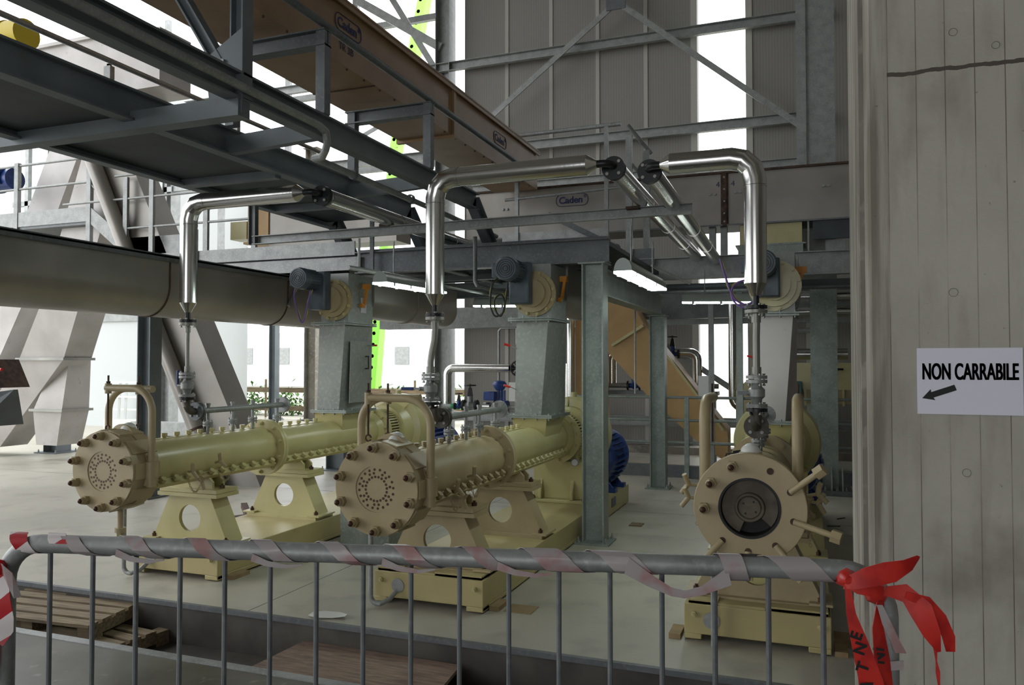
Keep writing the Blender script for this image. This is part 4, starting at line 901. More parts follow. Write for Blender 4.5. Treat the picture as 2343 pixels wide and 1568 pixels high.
# hopper below
hp = thing('outlet_hopper', (-.4, 10.2, 2.85), 'cream outlet hopper under the grey cross conveyor behind the right steam pipe', 'hopper')
MB().box(-.78, -.06, 10.02, 10.4, 3.0, 3.25).build('hopper_box', CREAM, hp); MB().box(-.83, -.02, 9.99, 10.43, 2.985, 3.005).box(-.8, -.05, 10.0, 10.42, 2.82, 2.985).build('hopper_flange', GALVG, hp)
MB().box(.0, .02, 10.0, 10.1, 2.8, 3.25).build('strut', GALV, hp)
for x in (-1.12, -.98): MB().box(x-.04, x+.04, 10.1, 10.2, 2.75, 3.26).build('hanger_bar', GALV, label='galvanised hanger bar under the cross conveyor, %s' % ('left one' if x < -1.05 else 'right one'), cat='bar', group='hanger bars under the cross conveyor')
sh = thing('dark_outlet', (.3, 10.3, 3.1), 'dark sheet panel and pale box under the right end of the cross conveyor', 'panel')
MB().box(.06, .9, 10.0, 10.04, 3.03, 3.25).build('dark_panel', PLATE, sh); MB().box(.2, .42, 10.1, 10.3, 2.8, 3.03).build('pale_box', GALV, sh)

# ================================================================ COLUMNS + PLATFORM FRAME
def column(label, x, y, zt_, h=.19, wdt=.18, m=GALVG, plate=.15, group=None, hd=(1, 0, 0), cat='column'):
    c = thing('steel_column', (x, y, 0), label, cat, group)
    MB().ibeam((x, y, .015), (x, y, zt_), h, wdt, hd=hd, tf=.012, tw=.01).build('shaft', m, c)
    MB().box(x-plate, x+plate, y-plate, y+plate, 0, .018).build('base_plate', m, c)
    for sx in (-1, 1):
        for sy in (-1, 1): inst('anchor_bolt', ANCHG, (x+sx*plate*.8, y+sy*plate*.8, .018), c)
    MB().box(x-plate*.8, x+plate*.8, y-plate*.8, y+plate*.8, zt_-.012, zt_).build('cap_plate', m, c)
    return c
column('nearest galvanised I-section column, standing right of the middle disperser', -1.745, 6.68, 2.425, group='platform columns')
column('galvanised I-section column behind the nearest column, centre right', -1.76, 9.85, 2.15, group='platform columns')
column('dark galvanised I-section column behind the left disperser front', -7.2, 7.1, 2.3, m=BEAM, h=.19, plate=.17, group='platform columns')
column('dark column stub behind the left disperser rear pedestal', -6.45, 9.9, 1.9, m=BEAM, h=.3, plate=.2, group='platform columns')
# big right column
rc = thing('main_column', (.1, 10.8, 0), 'large galvanised main column with flared base between right disperser and concrete pillar', 'column')
MB().ibeam((.17, 10.25, .05), (.17, 10.25, 2.57), .28, .3, hd=(0, 1, 0), tf=.02, tw=.014).build('lower_shaft', GALVG, rc)
MB().ibeam((.17, 10.85, 2.57), (.17, 10.85, 9.6), .34, .34, hd=(0, 1, 0), tf=.02, tw=.014).box(-.12, .0, 10.65, 10.68, 2.57, 9.6).build('upper_shaft', GALV, rc)
MB().box(-.1, .46, 9.95, 10.6, 0, .06).build('base_plate', GALVD, rc)
for x in (-.02, .1, .24, .36): MB().prism([(x-.008, 10.11, .06), (x-.008, 9.97, .06), (x-.008, 9.97, .1), (x-.008, 10.11, .32)], (.016, 0, 0)).build('base_gusset', GALVG, rc)
for x in (-.05, .06, .17, .3, .4): inst('anchor_bolt', ANCHG, (x, 10.0, .06), rc)
pfm = thing('mezzanine_platform', (-3.5, 8, 2.42), 'grey steel mezzanine platform with toe boards behind the centre, resting on columns', 'platform')
MB().ibeam((-4.15, 6.7, 2.535), (-1.62, 6.7, 2.535), .21, .12).build('front_beam', GALVD, pfm)
MB().box(-6.8, -4.1, 6.66, 6.675, 2.47, 2.60).build('left_front_beam', GALV, pfm)
MB().box(-6.8, -4.15, 6.64, 6.655, 2.615, 2.75).build('left_toe_board', GALV, pfm)
MB().box(-4.1, -1.62, 6.66, 6.675, 2.64, 2.66).build('edge_strip', GALVD, pfm)
MB().ibeam((-1.745, 6.78, 2.27), (-1.745, 9.98, 2.27), .24, .15).build('side_beam', GALVG, pfm)
MB().ibeam((-1.9, 9.35, 2.67), (3.1, 9.35, 2.66), .26, .12).build('rear_beam', GALV, pfm)
MB().ibeam((-6.0, 9.4, 2.5), (-1.7, 9.4, 2.5), .2, .12).build('rear_beam', BEAM, pfm)
MB().box(-6.8, -1.65, 6.76, 9.3, 2.6, 2.64).build('deck', PLATE, pfm)
for x in (-5.6, -4.9, -3.35, -2.6): MB().ibeam((x, 6.76, 2.53), (x, 9.35, 2.53), .13, .08).build('joist', BEAM, pfm)
for y in (7.6, 8.5): MB().bar((-5.9, y, 2.46), (-1.8, y, 2.46), .05, .06).build('joist', BEAM, pfm)
MB().box(-1.62, 3.1, 9.45, 9.95, 2.66, 2.7).build('rear_deck', PLATE, pfm)
MB().box(-3.64, -2.28, 9.3, 9.32, 2.95, 3.2).build('upper_toe_board', GALV, pfm)
MB().box(-3.64, -1.7, 9.3, 9.33, 2.72, 2.92).build('upper_toe_board', GALVD, pfm)
for x in (-6.1, -3.95): MB().box(x-.02, x+.02, 6.62, 6.64, 2.42, 2.98).build('post', GALVD, pfm)
# railings over the platform
rl = thing('platform_railing', (-2.8, 9.3, 2.8), 'galvanised tube railing on the platform between brown duct and central flanges', 'railing')
MB().tube([(-3.64, 9.3, 4.44), (-2.1, 9.3, 4.45)], .026, 12).build('top_rail', GALV, rl)
MB().tube([(-3.6, 9.3, 3.63), (-2.1, 9.3, 3.68)], .02, 12).build('mid_rail', GALV, rl)
for x in (-3.44, -2.28): MB().box(x-.025, x+.025, 9.28, 9.32, 2.9, 4.44).build('post', GALV, rl)
rl2 = thing('stair_railing', (-1.9, 9.3, 2.8), 'short sloping galvanised railing with two posts left of the receding pipes', 'railing')
MB().tube([(-2.02, 9.3, 4.43), (-1.78, 9.55, 4.12)], .026, 12).build('top_rail', GALV, rl2); MB().tube([(-2.0, 9.3, 3.99), (-1.78, 9.55, 3.7)], .02, 12).build('mid_rail', GALV, rl2)
for x, y in ((-2.0, 9.3), (-1.83, 9.5)): MB().box(x-.04, x+.04, y-.02, y+.02, 2.75, 4.3 if x < -1.9 else 4.15).build('post', GALV, rl2)
# pipe support rail (cross tube)
pr = thing('pipe_support_rail', (-2.7, 5.75, 2.6), 'long thin galvanised channel carrying the clad pipes across the centre', 'rail')
MB().ibeam((-4.62, 5.72, 2.645), (-.775, 5.72, 2.665), .075, .05, tf=.006, tw=.006, kind='CL').build('channel', GALV, pr)
MB().ibeam((-4.62, 5.72, 2.61), (-4.62, 5.72, 2.98), .07, .05, hd=(1, 0, 0), tf=.006, tw=.006).build('end_hanger', GALVD, pr)
for x in (-3.27, -1.2, -.92): MB().box(x-.05, x+.05, 5.68, 5.76, 2.685, 2.705).build('pipe_shoe', RUST, pr)
hg = thing('pipe_hanger', (-3.8, 5.75, 2.3), 'thin tube rail hung on a rod behind the left lamp', 'rail')
MB().cyl((-3.52, 5.7, 2.6), (-3.52, 5.7, 2.36), .012, 10).build('rod', GALV, hg)
MB().tube([(-3.56, 5.6, 2.345), (-3.5, 5.9, 2.34), (-3.35, 8.6, 2.33)], .02, 12).build('tube', GALV, hg)
MB().tube([(-1.95, 5.75, 2.62), (-1.95, 6.4, 2.46)], .0, 4) if False else None
db = thing('diagonal_brace', (-1.6, 8.5, 2.9), 'flat diagonal brace with round end left of the receding pipes', 'brace')
MB().bar((-2.6, 8.0, 3.15), (-1.85, 8.0, 2.75), .02, .06).cyl((-1.85, 7.98, 2.76), (-1.85, 8.03, 2.76), .03, 14).build('brace_bar', GALVD, db)

# vertical drop pipes near chute 2 (left)
dpi = thing('condensate_pipe', (-2.9, 6.9, 2.3), 'thin vertical pipe with elbow left of the middle gear motor', 'pipe')
MB().tube([(-2.72, 6.3, 2.66), (-2.72, 6.3, 2.27), (-2.7, 6.3, 2.23), (-2.6, 6.5, 2.2), (-2.5, 7.0, 2.2)], .018, 12).build('tube', GALVD, dpi)

# ================================================================ LAMPS (fluorescent)
def lamp(p0, p1, label, wid=.12, on=True, h=.085):
    p0, p1 = V(p0), V(p1); d = (p1-p0).normalized(); u = d.cross(V((0, 0, 1))).normalized()
    t = thing('fluorescent_lamp', (p0+p1)/2, label, 'lamp', 'fluorescent lamps under the platform')
    n = 10; sec = [(wid/2*math.cos(a), h*math.sin(a)) for a in [PI*i/n for i in range(n+1)]]
    mb = MB().prism([p0+u*x+V((0, 0, z)) for x, z in sec], p1-p0); mb.build('housing', CLEAR, t)
    MB().obox((p0+p1)/2-V((0, 0, .008)), (p1-p0)/2, u*wid*.5, V((0, 0, .008))).build('glowing_diffuser', TUBEL if on else WHITEP, t)
    for q_ in (.1, .35, .65, .9):
        for s_ in (-1, 1): MB().obox(p0.lerp(p1, q_)+u*wid*.5*s_-V((0, 0, .012)), d*.012, u*.006, V((0, 0, .012))).build('clip', GALV, t)
    for q_ in (.2, .8): MB().cyl(p0.lerp(p1, q_)+V((0, 0, h*.9)), p0.lerp(p1, q_)+V((0, 0, h+.25)), .006, 6).build('hanger', GALV, t)
    return t
lamp((-3.0, 5.15, 2.16), (-3.08, 6.35, 2.19), 'lit fluorescent lamp left of the tall central steam pipe')
lamp((-1.12, 5.0, 2.15), (-1.1, 6.2, 2.14), 'bright lit fluorescent lamp right of the nearest column')
lamp((-1.24, 8.4, 2.2), (-.1, 8.4, 2.17), 'lit fluorescent lamp seen edge-on behind the right steam pipe', .09)
lamp((-3.5, 8.1, 2.2), (-2.5, 8.1, 2.18), 'lit fluorescent lamp seen edge-on left of the middle chute', .09)
cdt = thing('conduit', (-1.0, 6.5, 2.28), 'thin conduit sloping back above the bright lamp', 'conduit')
MB().tube([(-1.12, 6.0, 2.3), (-1.0, 7.2, 2.27)], .008, 8).build('tube', GALV, cdt)
trr = thing('cable_tray', (-.8, 8.8, 2.35), 'dark cable tray with pipes under the platform at right', 'tray')
MB().box(-1.6, 3.0, 8.9, 9.1, 2.36, 2.40).box(-1.6, 3.0, 8.88, 8.9, 2.36, 2.44).build('tray', PLATE, trr)
for y in (8.7, 8.8): MB().cyl((-1.6, y, 2.34), (3.0, y, 2.34), .015, 10).build('conduit_tube', GALVD, trr)
# big clad pipes beneath right platform
for j, (z, r) in enumerate(((2.44, .075), (2.24, .075))):
    MB().cyl((-.5, 11.2, z), (3.1, 11.2, z), r, 28).build('clad_pipe', CLAD, label=['upper shiny clad pipe running right behind the main column', 'lower shiny clad pipe running right behind the main column'][j], cat='pipe', group='clad pipe pair behind the main column')
MB().box(-5.97, -3.36, 10.25, 10.5, 2.06, 2.34).cyl((-4.3, 10.4, 2.3), (-4.3, 10.4, 3.26), .01, 6).cyl((-3.5, 10.4, 2.3), (-3.5, 10.4, 3.26), .01, 6).build('flat_duct', GALV, label='pale flat duct crossing behind the middle chute at mid height', cat='duct')
MB().box(-3.3, 3.0, 12.35, 12.5, 2.25, 2.72).build('dark_beam', GALVD, label='dark deep beam behind the lamps at right', cat='beam')

# ================================================================ BACK WALL STEELWORK
gt = thing('wall_girt', (-3, 13.7, 7.3), 'upper galvanised girt rail crossing the grey panel wall', 'girt', 'girts on the panel wall')
MB().ibeam((-13, 13.75, 7.32), (.3, 13.75, 7.32), .17, .09, kind='CL').build('rail', GALV, gt)
gt = thing('wall_girt', (-3, 13.7, 5.6), 'lower galvanised girt rail crossing the grey panel wall', 'girt', 'girts on the panel wall')
MB().ibeam((-13, 13.75, 5.62), (.3, 13.75, 5.62), .17, .09, kind='CL').build('rail', GALV, gt)
gt = thing('wall_girt', (-3, 13.7, 4.6), 'lowest galvanised girt rail just above the cross conveyor', 'girt', 'girts on the panel wall')
MB().ibeam((-6, 13.75, 4.85), (.3, 13.75, 4.85), .2, .09, kind='CL').build('rail', GALV, gt)
for z_, lb in ((2.3, 'galvanised girt low on the panel wall behind the middle chute'), (.55, 'lowest galvanised girt near the wall foot')):
    MB().ibeam((-6.4, 13.75, z_), (.9, 13.75, z_), .16, .09, kind='CL').build('wall_girt', GALV, label=lb, cat='girt', group='girts on the panel wall')
xb = thing('cross_bracing', (-3.1, 13.6, 6), 'diagonal angle bracing meeting at a gusset on the grey panel wall', 'bracing')
MB().bar((-3.13, 13.55, 7.95), (-5.9, 13.55, 5.9), .02, .1).bar((-3.13, 13.55, 7.97), (-6.0, 13.6, 9.6), .02, .1).build('left_diagonal', GALV, xb)
MB().bar((-3.13, 13.5, 7.95), (-.02, 13.5, 5.35), .02, .1).bar((-3.13, 13.5, 7.95), (-1.6, 13.5, 9.3), .02, .1).build('right_diagonal', GALV, xb)
MB().box(-3.3, -2.96, 13.48, 13.5, 7.8, 8.1).build('gusset_plate', GALVD, xb)
MB().bar((-3.3, 12.7, 2.62), (-.2, 12.7, .53), .02, .09).build('low_brace', GALV, label='diagonal galvanised brace in front of the low bright wall gap', cat='brace')
column('tall galvanised wall column left of the grey panel wall', -6.62, 13.85, 9.6, m=GALV, h=.3, wdt=.3, plate=.25, group='wall columns')
tb = thing('corner_bracing', (-7.2, 13.8, 8), 'diagonal steel braces meeting the tall wall column at top centre', 'bracing')
MB().bar((-6.7, 13.8, 7.15), (-8.1, 13.8, 9.4), .03, .12).bar((-6.7, 13.8, 7.75), (-8.6, 13.8, 9.0), .05, .16).bar((-6.7, 13.8, 6.9), (-8.9, 13.8, 6.0), .03, .08).build('braces', GALV, tb)
MB().bar((-9.3, 13.8, 8.9), (-8.3, 13.8, 7.1), .03, .1).build('thin_brace', GALV, tb)

# ================================================================ BACKGROUND EQUIPMENT
# rails at back
gr = thing('guard_railing', (-1.2, 10.8, 0), 'three-rail galvanised guard railing crossing behind the columns', 'railing')
for z, x0 in ((1.09, -3.1), (.78, -2.75), (.48, -2.75)): MB().cyl((x0, 10.8, z), (.9, 10.8, z), .019, 12).build('rail', GALVG, gr)
for x in (-1.55, -.85): MB().box(x-.03, x+.03, 10.77, 10.83, 0, 1.1 if x < -1 else 2.3).build('post', GALVG, gr)
MB().box(-1.27, -1.2, 10.9, 10.97, 0, 2.4).build('slim_post', GALV, label='slim galvanised post rising to the deck in front of the bright wall gap', cat='post', group='slim posts at the wall gap')
MB().box(-.88, -.80, 10.6, 10.68, 0, 2.5).build('slim_post', GALVG, label='slim greenish post rising to the deck left of the right chute', cat='post', group='slim posts at the wall gap')
# ochre inclined duct
oc = thing('ochre_duct', (-2.2, 11.8, 0), 'ochre rectangular duct sloping down to the right behind the columns', 'duct')
MB().prism([(-3.24, 11.6, 2.73), (-2.5, 11.6, 2.51), (-2.27, 11.6, 2.11), (-1.73, 11.6, 1.44), (-1.09, 11.6, 0.6), (-1.09, 11.6, 0.13), (-1.49, 11.6, 0.4), (-2.24, 11.6, 1.08), (-2.87, 11.6, 1.76), (-3.24, 11.6, 2.2)], (0, .45, 0)).build('sloping_duct', OCHRE, oc)
MB().bar((-2.17, 11.57, 1.98), (-1.15, 11.57, 0.6), .04, .035).bar((-2.76, 11.57, 1.82), (-2.29, 11.57, 2.11), .04, .04).build('edge_flange', CREAM, oc)
oc2 = thing('ochre_riser', (-3.3, 12.2, 0), 'vertical ochre duct seen between middle chute and nearest column', 'duct')
MB().box(-3.45, -3.0, 12.0, 12.4, .0, 2.4).build('riser_body', OCHRE, oc2)
sp = thing('vertical_clad_pipe', (-3.55, 12, 0), 'slim vertical shiny clad pipe beside the ochre riser', 'pipe')
MB().cyl((-3.5, 11.9, .9), (-3.5, 11.9, 2.3), .06, 20).cyl((-3.54, 11.9, 0), (-3.54, 11.9, 1.55), .055, 20).build('pipe_cladding', CLAD, sp)
# yellow-green machine body at right
ym = thing('press_machine', (-.1, 12, 0), 'olive-yellow machine body with teal box behind the right disperser', 'machine')
MB().prism([(-1.0, 11.9, .0), (-1.0, 11.9, 1.15), (-.8, 11.9, 1.35), (-.55, 11.9, 1.35), (-.55, 11.9, .0)], (0, .8, 0)).build('end_casing', CREAM, ym)
MB().box(-.5, 2.8, 11.95, 12.7, 1.18, 1.56).build('upper_body', CREAM, ym); MB().box(-.5, 2.8, 12.0, 12.1, .98, 1.18).build('lower_frame', DUSTY, ym)
for x in (-.3, -.05, .2, .45, .7): MB().box(x-.015, x+.015, 11.96, 12.02, .95, 1.2).build('frame_rib', CREAM, ym)
MB().box(-.38, -.1, 11.8, 11.95, 1.1, 1.3).build('teal_box', TEAL, ym); MB().tube([(-.2, 11.85, 1.1), (-.22, 11.85, .98), (-.35, 11.88, .93)], .012, 8).build('grey_cable', GALV, ym)
MB().tube([(.35, 11.92, 1.42), (.35, 11.86, 1.47), (.45, 11.86, 1.47)], .015, 8).build('grab_handle', RUBBER, ym)
for x in (.2, 1.6): MB().box(x-.08, x+.08, 12.1, 12.6, 0, 1.0).build('leg', PLATE, ym)
MB().cyl((-.57, 12.1, 1.684), (.52, 12.1, 1.684), .082, 28).box(-.3, -.2, 12.05, 12.15, 1.55, 1.62).box(.2, .3, 12.05, 12.15, 1.55, 1.62).build('clad_pipe', CLAD, label='short horizontal shiny clad pipe above the olive machine body', cat='pipe')
vp = thing('drop_pipe', (.1, 11.6, 1.8), 'thin vertical grey pipe above the short clad pipe at right', 'pipe')
MB().tube([(-.58, 12.1, 2.03), (.02, 12.1, 2.03), (.06, 12.1, 2.0), (.06, 12.1, 1.75)], .035, 14).build('tube', GALV, vp)
# silver loop pipes on table (centre)
lp = thing('clad_pipe_loop', (-2.3, 12.5, 1.15), 'shiny clad pipe loop with black-blue valve, partly behind the ochre duct', 'pipe')
MB().tube([(-2.98, 12.5, 1.2), (-2.98, 12.5, 1.6)] + arc((-2.86, 12.5, 1.6), (-1, 0, 0), (0, 0, 1), .12, 0, PI/2, 4)[1:] + [(-2.45, 12.5, 1.72)], .075, 24).build('left_cladding', CLAD, lp)
MB().tube([(-2.0, 12.5, 1.72), (-1.75, 12.5, 1.72)] + arc((-1.75, 12.5, 1.6), (0, 0, 1), (1, 0, 0), .12, 0, PI/2, 4)[1:] + [(-1.63, 12.5, 1.2)], .075, 24).build('right_cladding', CLAD, lp)
MB().cyl((-2.45, 12.5, 1.72), (-2.0, 12.5, 1.72), .03, 12).build('bare_pipe', GALV, lp)
def gate_valve(x, y, z, label, mt=BLUE, s=1.):
    t = thing('gate_valve', (x, y, z), label, 'valve', 'gate valves at the back')
    MB().cyl((x-.11*s, y, z), (x-.08*s, y, z), .075*s, 20).cyl((x+.08*s, y, z), (x+.11*s, y, z), .075*s, 20).build('flanges', BLACK, t)
    MB().lathe((x-.08*s, y, z), (1, 0, 0), [(0, .035*s), (.04*s, .04*s), (.08*s, .065*s), (.12*s, .04*s), (.16*s, .035*s)], 20).cyl((x, y, z), (x, y, z+.12*s), .04*s, 14).build('body', mt, t)
    MB().prism([(x-.04*s, y-.01, z+.12*s), (x+.04*s, y-.01, z+.12*s), (x+.02*s, y-.01, z+.24*s), (x-.02*s, y-.01, z+.24*s)], (0, .02, 0)).cyl((x, y, z+.12*s), (x, y, z+.29*s), .01*s, 8).build('yoke', RUBBER, t)
    MB().tube([p for p in arc((x, y, z+.27*s), (1, 0, 0), (0, 1, 0), .075*s, 0, 2*PI, 16)], .009*s, 8).bar((x-.07*s, y, z+.27*s), (x+.07*s, y, z+.27*s), .012, .012).build('handwheel', RUBBER, t)
gate_valve(-2.0, 12.45, 1.70, 'blue-black gate valve high on the clad pipe loop'); gate_valve(-2.6, 12.4, 1.2, 'blue-black gate valve on the steel shelf left of the ochre duct'); gate_valve(-2.08, 12.4, 1.2, 'blue-black gate valve on the steel shelf half hidden by the ochre duct')
shf = thing('pipe_rack_shelf', (-2.4, 12.5, 0), 'galvanised pipe shelf below the clad loop behind the columns', 'shelf')
MB().box(-3.3, -1.3, 12.3, 12.6, 1.06, 1.12).box(-3.25, -3.19, 12.35, 12.5, 0, 1.06).box(-1.4, -1.34, 12.35, 12.5, 0, 1.06).build('frame', GALVD, shf)
MB().cyl((-3.3, 12.45, 1.2), (-1.3, 12.45, 1.2), .04, 14).build('pipe', GALV, shf)
MB().cyl((-1.99, 9.55, 1.18), (-1.99, 9.55, 2.45), .012, 8).build('thin_rod', GALV, label='thin vertical rod hanging left of the second column', cat='rod')
# left-centre clad pipe with valves
lc = thing('clad_angle_pipe', (-5.5, 12.5, 0), 'shiny clad pipe rising and turning right between central hose and middle chute', 'pipe')
MB().tube([(-5.92, 12.5, .0), (-5.92, 12.5, 1.35)] + arc((-5.8, 12.5, 1.35), (-1, 0, 0), (0, 0, 1), .12, 0, PI/2, 5)[1:] + [(-4.75, 12.5, 1.47)], .07, 26).build('cladding', CLAD, lc)
MB().lathe((-4.75, 12.5, 1.47), (1, 0, 0), [(0, .03), (.03, .06), (.06, .06), (.06, .03), (.2, .03)], 20).build('flange_end', BLACK, lc)
hw = thing('handwheel_valve', (-4.5, 12.3, 1.47), 'black spoked handwheel at the end of the clad pipe, left of the middle chute', 'valve')
MB().tube(arc((-4.5, 12.2, 1.47), (1, 0, 0), (0, 0, 1), .12, 0, 2*PI, 24), .014, 8).build('rim', RUBBER, hw)
MB().cyl((-4.5, 12.2, 1.47), (-4.5, 12.5, 1.47), .02, 10).build('stem', RUBBER, hw)
for i in range(3): a = PI*i/3; MB().bar((-4.5-.115*math.cos(a), 12.2, 1.47-.115*math.sin(a)), (-4.5+.115*math.cos(a), 12.2, 1.47+.115*math.sin(a)), .016, .016, up=(0, 1, 0)).build('spoke', RUBBER, hw)
for j, x in enumerate((-5.3, -4.3)): MB().box(x-.03, x+.03, 12.27, 12.33, 0, .79).build('pipe_stand', GALV, label='short pipe stand under the low back pipe, %s one' % ('left' if j == 0 else 'right'), cat='stand', group='pipe stands')
cvp = thing('control_pipe', (-5.2, 12.3, .85), 'horizontal pipe with blue valves and clad sections at the back', 'pipe')
MB().cyl((-6.0, 12.3, .82), (-3.9, 12.3, .82), .035, 16).build('pipe', GALV, cvp)
for x0, x1 in ((-5.15, -5.02), (-4.45, -4.2), (-6.3, -5.95)): MB().cyl((x0, 12.3, .82), (x1, 12.3, .82), .076, 24).build('cladding', CLAD, cvp)
MB().cyl((-5.75, 12.3, .82), (-5.64, 12.3, .82), .045, 16).build('green_end', mat('green_cap_paint', (40, 140, 80), .5), cvp)
gate_valve(-5.4, 12.3, .84, 'pale-stemmed gate valve with round handwheel on the low back pipe', GALV, 1.25)
gate_valve(-5.6, 12.28, .82, 'blue gate valve body next to the green cap on the low back pipe', BLUE, .8)
ac = thing('actuated_valve', (-4.8, 12.3, .82), 'blue pneumatic control valve with positioner left of the middle chute', 'valve')
MB().lathe((-4.95, 12.3, .84), (1, 0, 0), [(0, .09), (.03, .09), (.03, .05), (.12, .075), (.2, .05), (.2, .09), (.24, .09)], 22).build('body', BLUE, ac)
MB().cyl((-4.83, 12.3, .9), (-4.83, 12.3, 1.12), .025, 12).box(-4.9, -4.87, 12.28, 12.32, .92, 1.1).box(-4.79, -4.76, 12.28, 12.32, .92, 1.1).build('yoke', BLUE, ac)
MB().lathe((-4.86, 12.3, 1.1), (0, 0, 1), [(0, .06), (.05, .1), (.09, .12), (.11, .12), (.15, .09), (.17, 0)], 24).build('actuator_dome', BLUE, ac)
MB().box(-5.12, -4.92, 12.2, 12.34, .93, 1.08).build('positioner', BLUE, ac, bevel=.01)
jb = thing('junction_box', (-4.45, 12.2, 1.0), 'pale grey electrical box left of the middle chute', 'box')
MB().box(-4.62, -4.42, 12.1, 12.2, .93, 1.24).build('case', WHITEP, jb); MB().box(-4.55, -4.5, 12.2, 12.24, 0, 1.2).build('post', GALV, jb)
jb2 = thing('junction_box', (-1.35, 11.3, 1.0), 'pale grey electrical box on the railing behind the right disperser', 'box')
MB().box(-1.42, -1.26, 11.0, 11.1, 1.05, 1.38).build('case', WHITEP, jb2); MB().box(-1.36, -1.32, 11.1, 11.14, 0, 1.3).build('post', GALV, jb2)
wp = thing('wall_piping', (-5, 13.6, 2), 'thin galvanised wall pipes with drops behind the middle chute', 'pipe')
MB().tube([(-6.35, 13.5, 3.0), (-6.35, 13.5, 2.62), (-6.3, 13.5, 2.57), (1.0, 13.5, 2.5)], .035, 12).tube([(-5.0, 13.5, 2.5), (-5.0, 13.5, 1.9)], .022, 10).tube([(-5.35, 13.5, .9), (-5.35, 13.5, 2.15), (-5.3, 13.5, 2.2), (-3.8, 13.5, 2.2)], .02, 10).build('pipes', GALV, wp)
rr2 = thing('riser_pipe', (-1.0, 12.6, 0), 'vertical clad riser pipe curving to the right in front of the wall gap', 'pipe')
MB().tube([(-1.05, 12, 2.5), (-1.05, 12, 1.05)] + arc((-.9, 12, 1.05), (-1, 0, 0), (0, 0, -1), .15, 0, PI/2, 5)[1:] + [(-.6, 12, .9)], .06, 20).build('cladding', CLAD, rr2)

# ================================================================ LEFT BACKGROUND
def chute(name, label, quads, m, bands=()):
    t = thing(name, quads[0][0][0], label, 'duct', 'inclined ducts at far left')
    for A, B in quads: MB().frust(A, B).build('duct_section', m, t)
    for A, B in bands: MB().frust(A, B).build('flange_band', STAIN, t)
    return t
def rect(x, y, z, wx, wy): return [(x-wx/2, y-wy/2, z), (x+wx/2, y-wy/2, z), (x+wx/2, y+wy/2, z), (x-wx/2, y+wy/2, z)]
chute('inclined_duct', 'big pale inclined duct at far left leaning towards the lower left', [(rect(-13.1, 9.6, .15, .8, .5), rect(-11.15, 9.1, 1.62, .95, .5)), (rect(-11.15, 9.1, 1.62, .95, .5), rect(-10.5, 8.9, 2.5, .8, .5)), (rect(-10.5, 8.9, 2.5, .8, .5), rect(-9.4, 8.9, 5.5, .8, .5))], PALE, [(rect(-11.15, 9.1, 1.6, 1.03, .58), rect(-11.15, 9.1, 1.64, 1.03, .58))])
chute('outlet_duct', 'short pale spout with spotted side branching below the far left duct', [(rect(-11.35, 9.35, .25, .45, .45), rect(-11.25, 9.3, .8, .62, .5)), (rect(-11.25, 9.3, .8, .62, .5), rect(-10.95, 9.25, 1.6, .3, .4))], PALE, [(rect(-11.25, 9.3, .79, .72, .58), rect(-11.25, 9.3, .83, .72, .58))])
chute('side_duct', 'pale inclined duct cut by the left picture edge', [(rect(-13.3, 9.5, 1.0, .6, .5), rect(-12.4, 9.5, 2.6, .7, .5)), (rect(-12.4, 9.5, 2.6, .7, .5), rect(-10.9, 9.5, 5.6, .7, .5))], PALE)
chute('leaning_duct', 'grey duct leaning from upper left to the floor behind the left hose', [(rect(-6.75, 8.35, .0, .62, .4), rect(-7.95, 8.3, 2.4, .62, .4)), (rect(-7.95, 8.3, 2.4, .62, .4), rect(-9.45, 8.3, 5.4, .62, .4))], TROUGH)
ldp = thing('leaning_pipe', (-6.9, 8, 0), 'round grey pipe leaning alongside the grey duct behind the left hose', 'pipe')
MB().tube([(-7.0, 8.05, 0), (-8.1, 8.0, 2.2), (-9.4, 8.0, 4.8)], .1, 24).build('tube', TROUGH, ldp); MB().ring((-7.35, 8.04, .68), (-1.1, 0, 2.2), 0, .03, .09, .12, 24).build('joint_ring', RUST, ldp)
dh = thing('dark_hopper', (-8.9, 6.7, .9), 'dark open hopper lip poking in at the left picture edge', 'hopper')
MB().frust([(-9.6, 6.4, .8), (-9.1, 6.4, .8), (-9.1, 7.0, .8), (-9.6, 7.0, .8)], [(-9.8, 6.3, 1.1), (-8.55, 6.45, 1.25), (-8.55, 6.5, 1.25), (-9.8, 6.9, 1.1)]).build('hopper_body', PLATE, dh)
MB().frust([(-9.5, 6.5, 1.26), (-9.0, 6.5, 1.26), (-9.0, 7.0, 1.26), (-9.5, 7.0, 1.26)], [(-9.6, 6.5, 1.6), (-9.2, 6.5, 1.6), (-9.2, 7.0, 1.6), (-9.6, 7.0, 1.6)]).build('feed_neck', RUST, dh)
MB().box(-9.45, -9.35, 6.6, 6.7, 0, .85).build('leg', BEAM, dh)
MB().cyl((-9.0, 6.45, 1.47), (-8.75, 6.45, 1.48), .018, 10).build('red_lever', REDP, dh)
# left platform + rails
lpf = thing('stair_platform', (-10.5, 8.5, 3.4), 'galvanised stair landing with three-line railing in the upper left background', 'platform')
MB().box(-13, -9.77, 8.48, 8.5, 3.62, 3.84).build('toe_board', GALV, lpf)
MB().box(-13, -9.77, 8.5, 9.8, 3.58, 3.62).build('deck', GALVD, lpf)
MB().frust([(-9.77, 8.48, 3.84), (-9.77, 8.5, 3.84), (-9.77, 8.5, 3.6), (-9.77, 8.48, 3.6)], [(-8.75, 8.48, 3.1), (-8.75, 8.5, 3.1), (-8.75, 8.5, 2.84), (-8.75, 8.48, 2.84)]).build('stair_stringer', GALV, lpf)
for z in (4.56, 4.2): MB().cyl((-13, 8.5, z), (-9.78, 8.5, z), .018, 10).build('rail', GALV, lpf)
for z in (4.55, 4.18): MB().cyl((-9.78, 8.5, z), (-8.95, 8.5, z-.72), .018, 10).build('rail', GALV, lpf)
